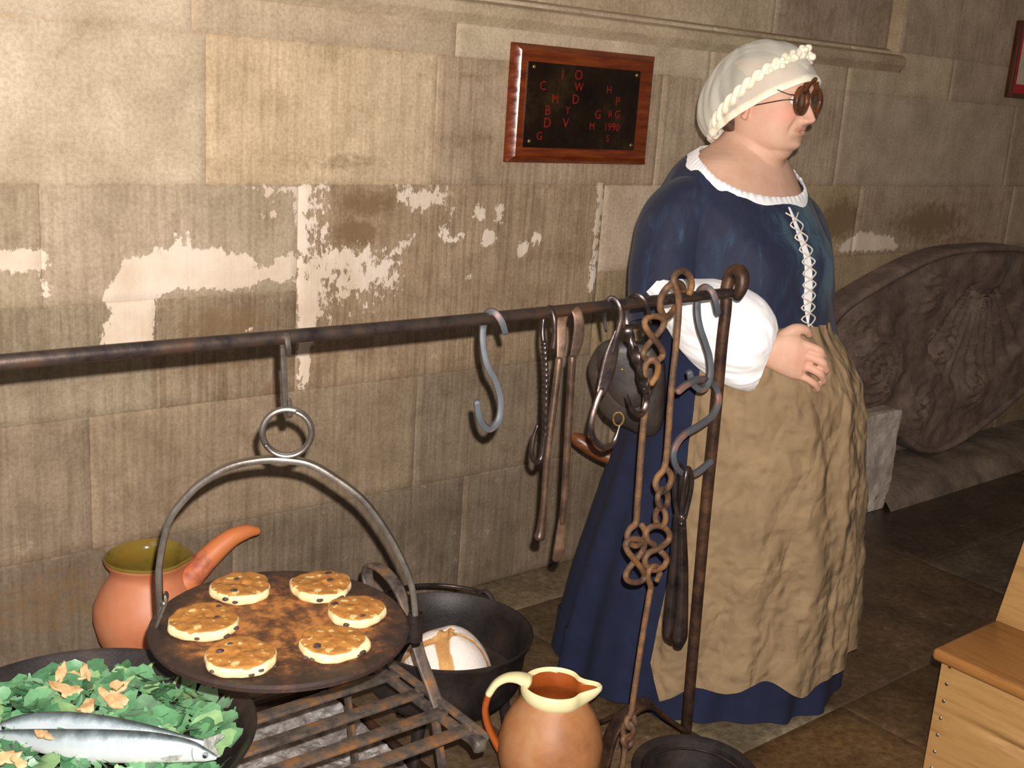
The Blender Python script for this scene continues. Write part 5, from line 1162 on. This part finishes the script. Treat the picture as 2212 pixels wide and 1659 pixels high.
for i in range(NV):
    t = i / (NV - 1)
    p0 = -1.05 - .1 * t; p1 = np.interp(t, [0, .12, .3, .6, .9, 1], [1.86, 1.92, 1.92, 1.86, 1.84, 1.74])
    phv = p0 + (p1 - p0) * ul
    hem = .165 - .035 * ul - .016 * np.sin(ul * 21) - .012 * np.sin(ul * 37 + 1) - .03 * smoothstep(ul, .93, 1.0) - .012 * np.exp(-((ul - .62) / .05) ** 2)
    w = top + (hem - top) * t
    q = np.stack([phv * 2.6, w * 6.5, 0 * w], -1); qd = np.stack([phv * 2.6 + w * 5, w * 3.4 - phv * 2.2, 0 * w + 3], -1); qe = np.stack([phv * 3 - w * 4.5, w * 4 + phv * 1.8, 0 * w + 9], -1)
    cr_ = .0075 * ridge(qd, 3) + .0065 * ridge(qe, 13) + .004 * ridge(q * 2.0, 23)
    fo = .007 * np.sin(phv * 15 + 1.2 * np.sin(w * 5)) * (.35 + t) + .006 * np.exp(-((phv - .62) / .03) ** 2) * smoothstep(np.full(NU, t), .1, .4)
    gath = .004 * np.sin(phv * 34) * np.exp(-t * 9)
    cr_ = cr_ * 1.05
    rows.append(skirt(phv, w, .019 + .012 * t + (cr_ + fo) * smoothstep(np.full(NU, t), .0, .12) + gath - .004 * (ul > .985)))
loft(g, rows, closed_u=False, caps=False)
n0 = len(g.v); V = np.array(g.v)
g.v += [tuple(p) for p in V * (.996, .996, 1)]; g.f += [[n0 + k for k in f[::-1]] for f in g.f]; g.m += g.m[:]
obj('apron', g, APR, wo, 80)

# ---- leather pouch and wooden-handled tool at her belt
LEATH = mat('dark_brown_leather', (38, 32, 30), (58, 49, 44), (72, 60, 52), 12, .45, 0, .3, 120, .0012, .34, .68)
def world(p): p = np.asarray(p, float); return RP + np.multiply.outer(p[..., 0], eu) + np.multiply.outer(p[..., 1], ev) + np.multiply.outer(p[..., 2], hz)
pv = -.205
po = [(1300, 742), (1322, 735), (1352, 742), (1392, 735), (1425, 745), (1436, 800), (1436, 880), (1428, 925), (1400, 942), (1352, 922), (1312, 902), (1292, 872), (1276, 822), (1272, 790), (1284, 758)]
po = cr(np.array([lo(x, y, pv) for x, y in po]), 5, closed=True); pc = po.mean(0)
ptop = world(pc); pch = thing('belt_pouch', 'dark leather pouch hanging at the woman\'s hip behind the hooks', 'pouch', tuple(ptop))
g = G(); rgs = []
for s, d in ((.80, .032), (.93, .028), (1, .014), (1, -.004), (.97, -.018), (.88, -.028), (.7, -.036), (.4, -.040), (.05, -.041)):
    o = pc + (po - pc) * s; o[:, 1] = pv + d + .006 * fbm(np.stack([o[:, 0] * 18, o[:, 2] * 18, 0 * o[:, 0]], -1), 7, 3); rgs.append(world(o))
loft(g, rgs); obj('bag', g, LEATH, pch, 60)
fl_ = cr(np.array([lo(x, y, pv - .044) for x, y in ((1296, 748), (1330, 738), (1376, 742), (1412, 752), (1422, 800), (1405, 858), (1362, 884), (1322, 858), (1290, 800))]), 5, closed=True); fc = fl_.mean(0); g = G()
loft(g, [world(fc + (fl_ - fc) * s + (0, d, 0)) for s, d in ((.97, .010), (1, .006), (1, .002), (.96, -.003), (.6, -.006), (.05, -.007))]); obj('flap', g, LEATH, pch, 60)
g = G(); b = world(lo(1336, 905, pv - .05)); tube(g, [b + world(np.array([.012 * math.cos(a), 0, .016 * math.sin(a)])) - RP for a in np.linspace(0, 2 * math.pi, 13)[:-1]], .0024, 8, closed=True); obj('buckle', g, BRASS, pch)
for x, y in ((1298, 755), (1291, 783), (1344, 798)): g = G(); ball(g, world(lo(x, y, pv - .054 + (.016 if x < 1300 else 0))), .0042, 12); obj('stud', g, BRASS, pch)
g = G(); tube(g, [world(lo(1240, 944, .02)), world(lo(1250, 950, .02)), world(lo(1285, 972, .02)), world(lo(1325, 992, .02)), world(lo(1365, 1012, .02))], [.013, .0185, .0205, .019, .016], 20)  # wooden handle of an unidentified tool
TOOL_WOOD = mat('red_brown_turned_wood', (92, 52, 26), (122, 72, 36), None, 9, .4, 0, .1, stretch=(1, 1, 6))
tag(obj('wooden_handle', g, TOOL_WOOD), 'red-brown rounded wooden handle end poking out behind the skirt below the pouch', 'wooden tool')
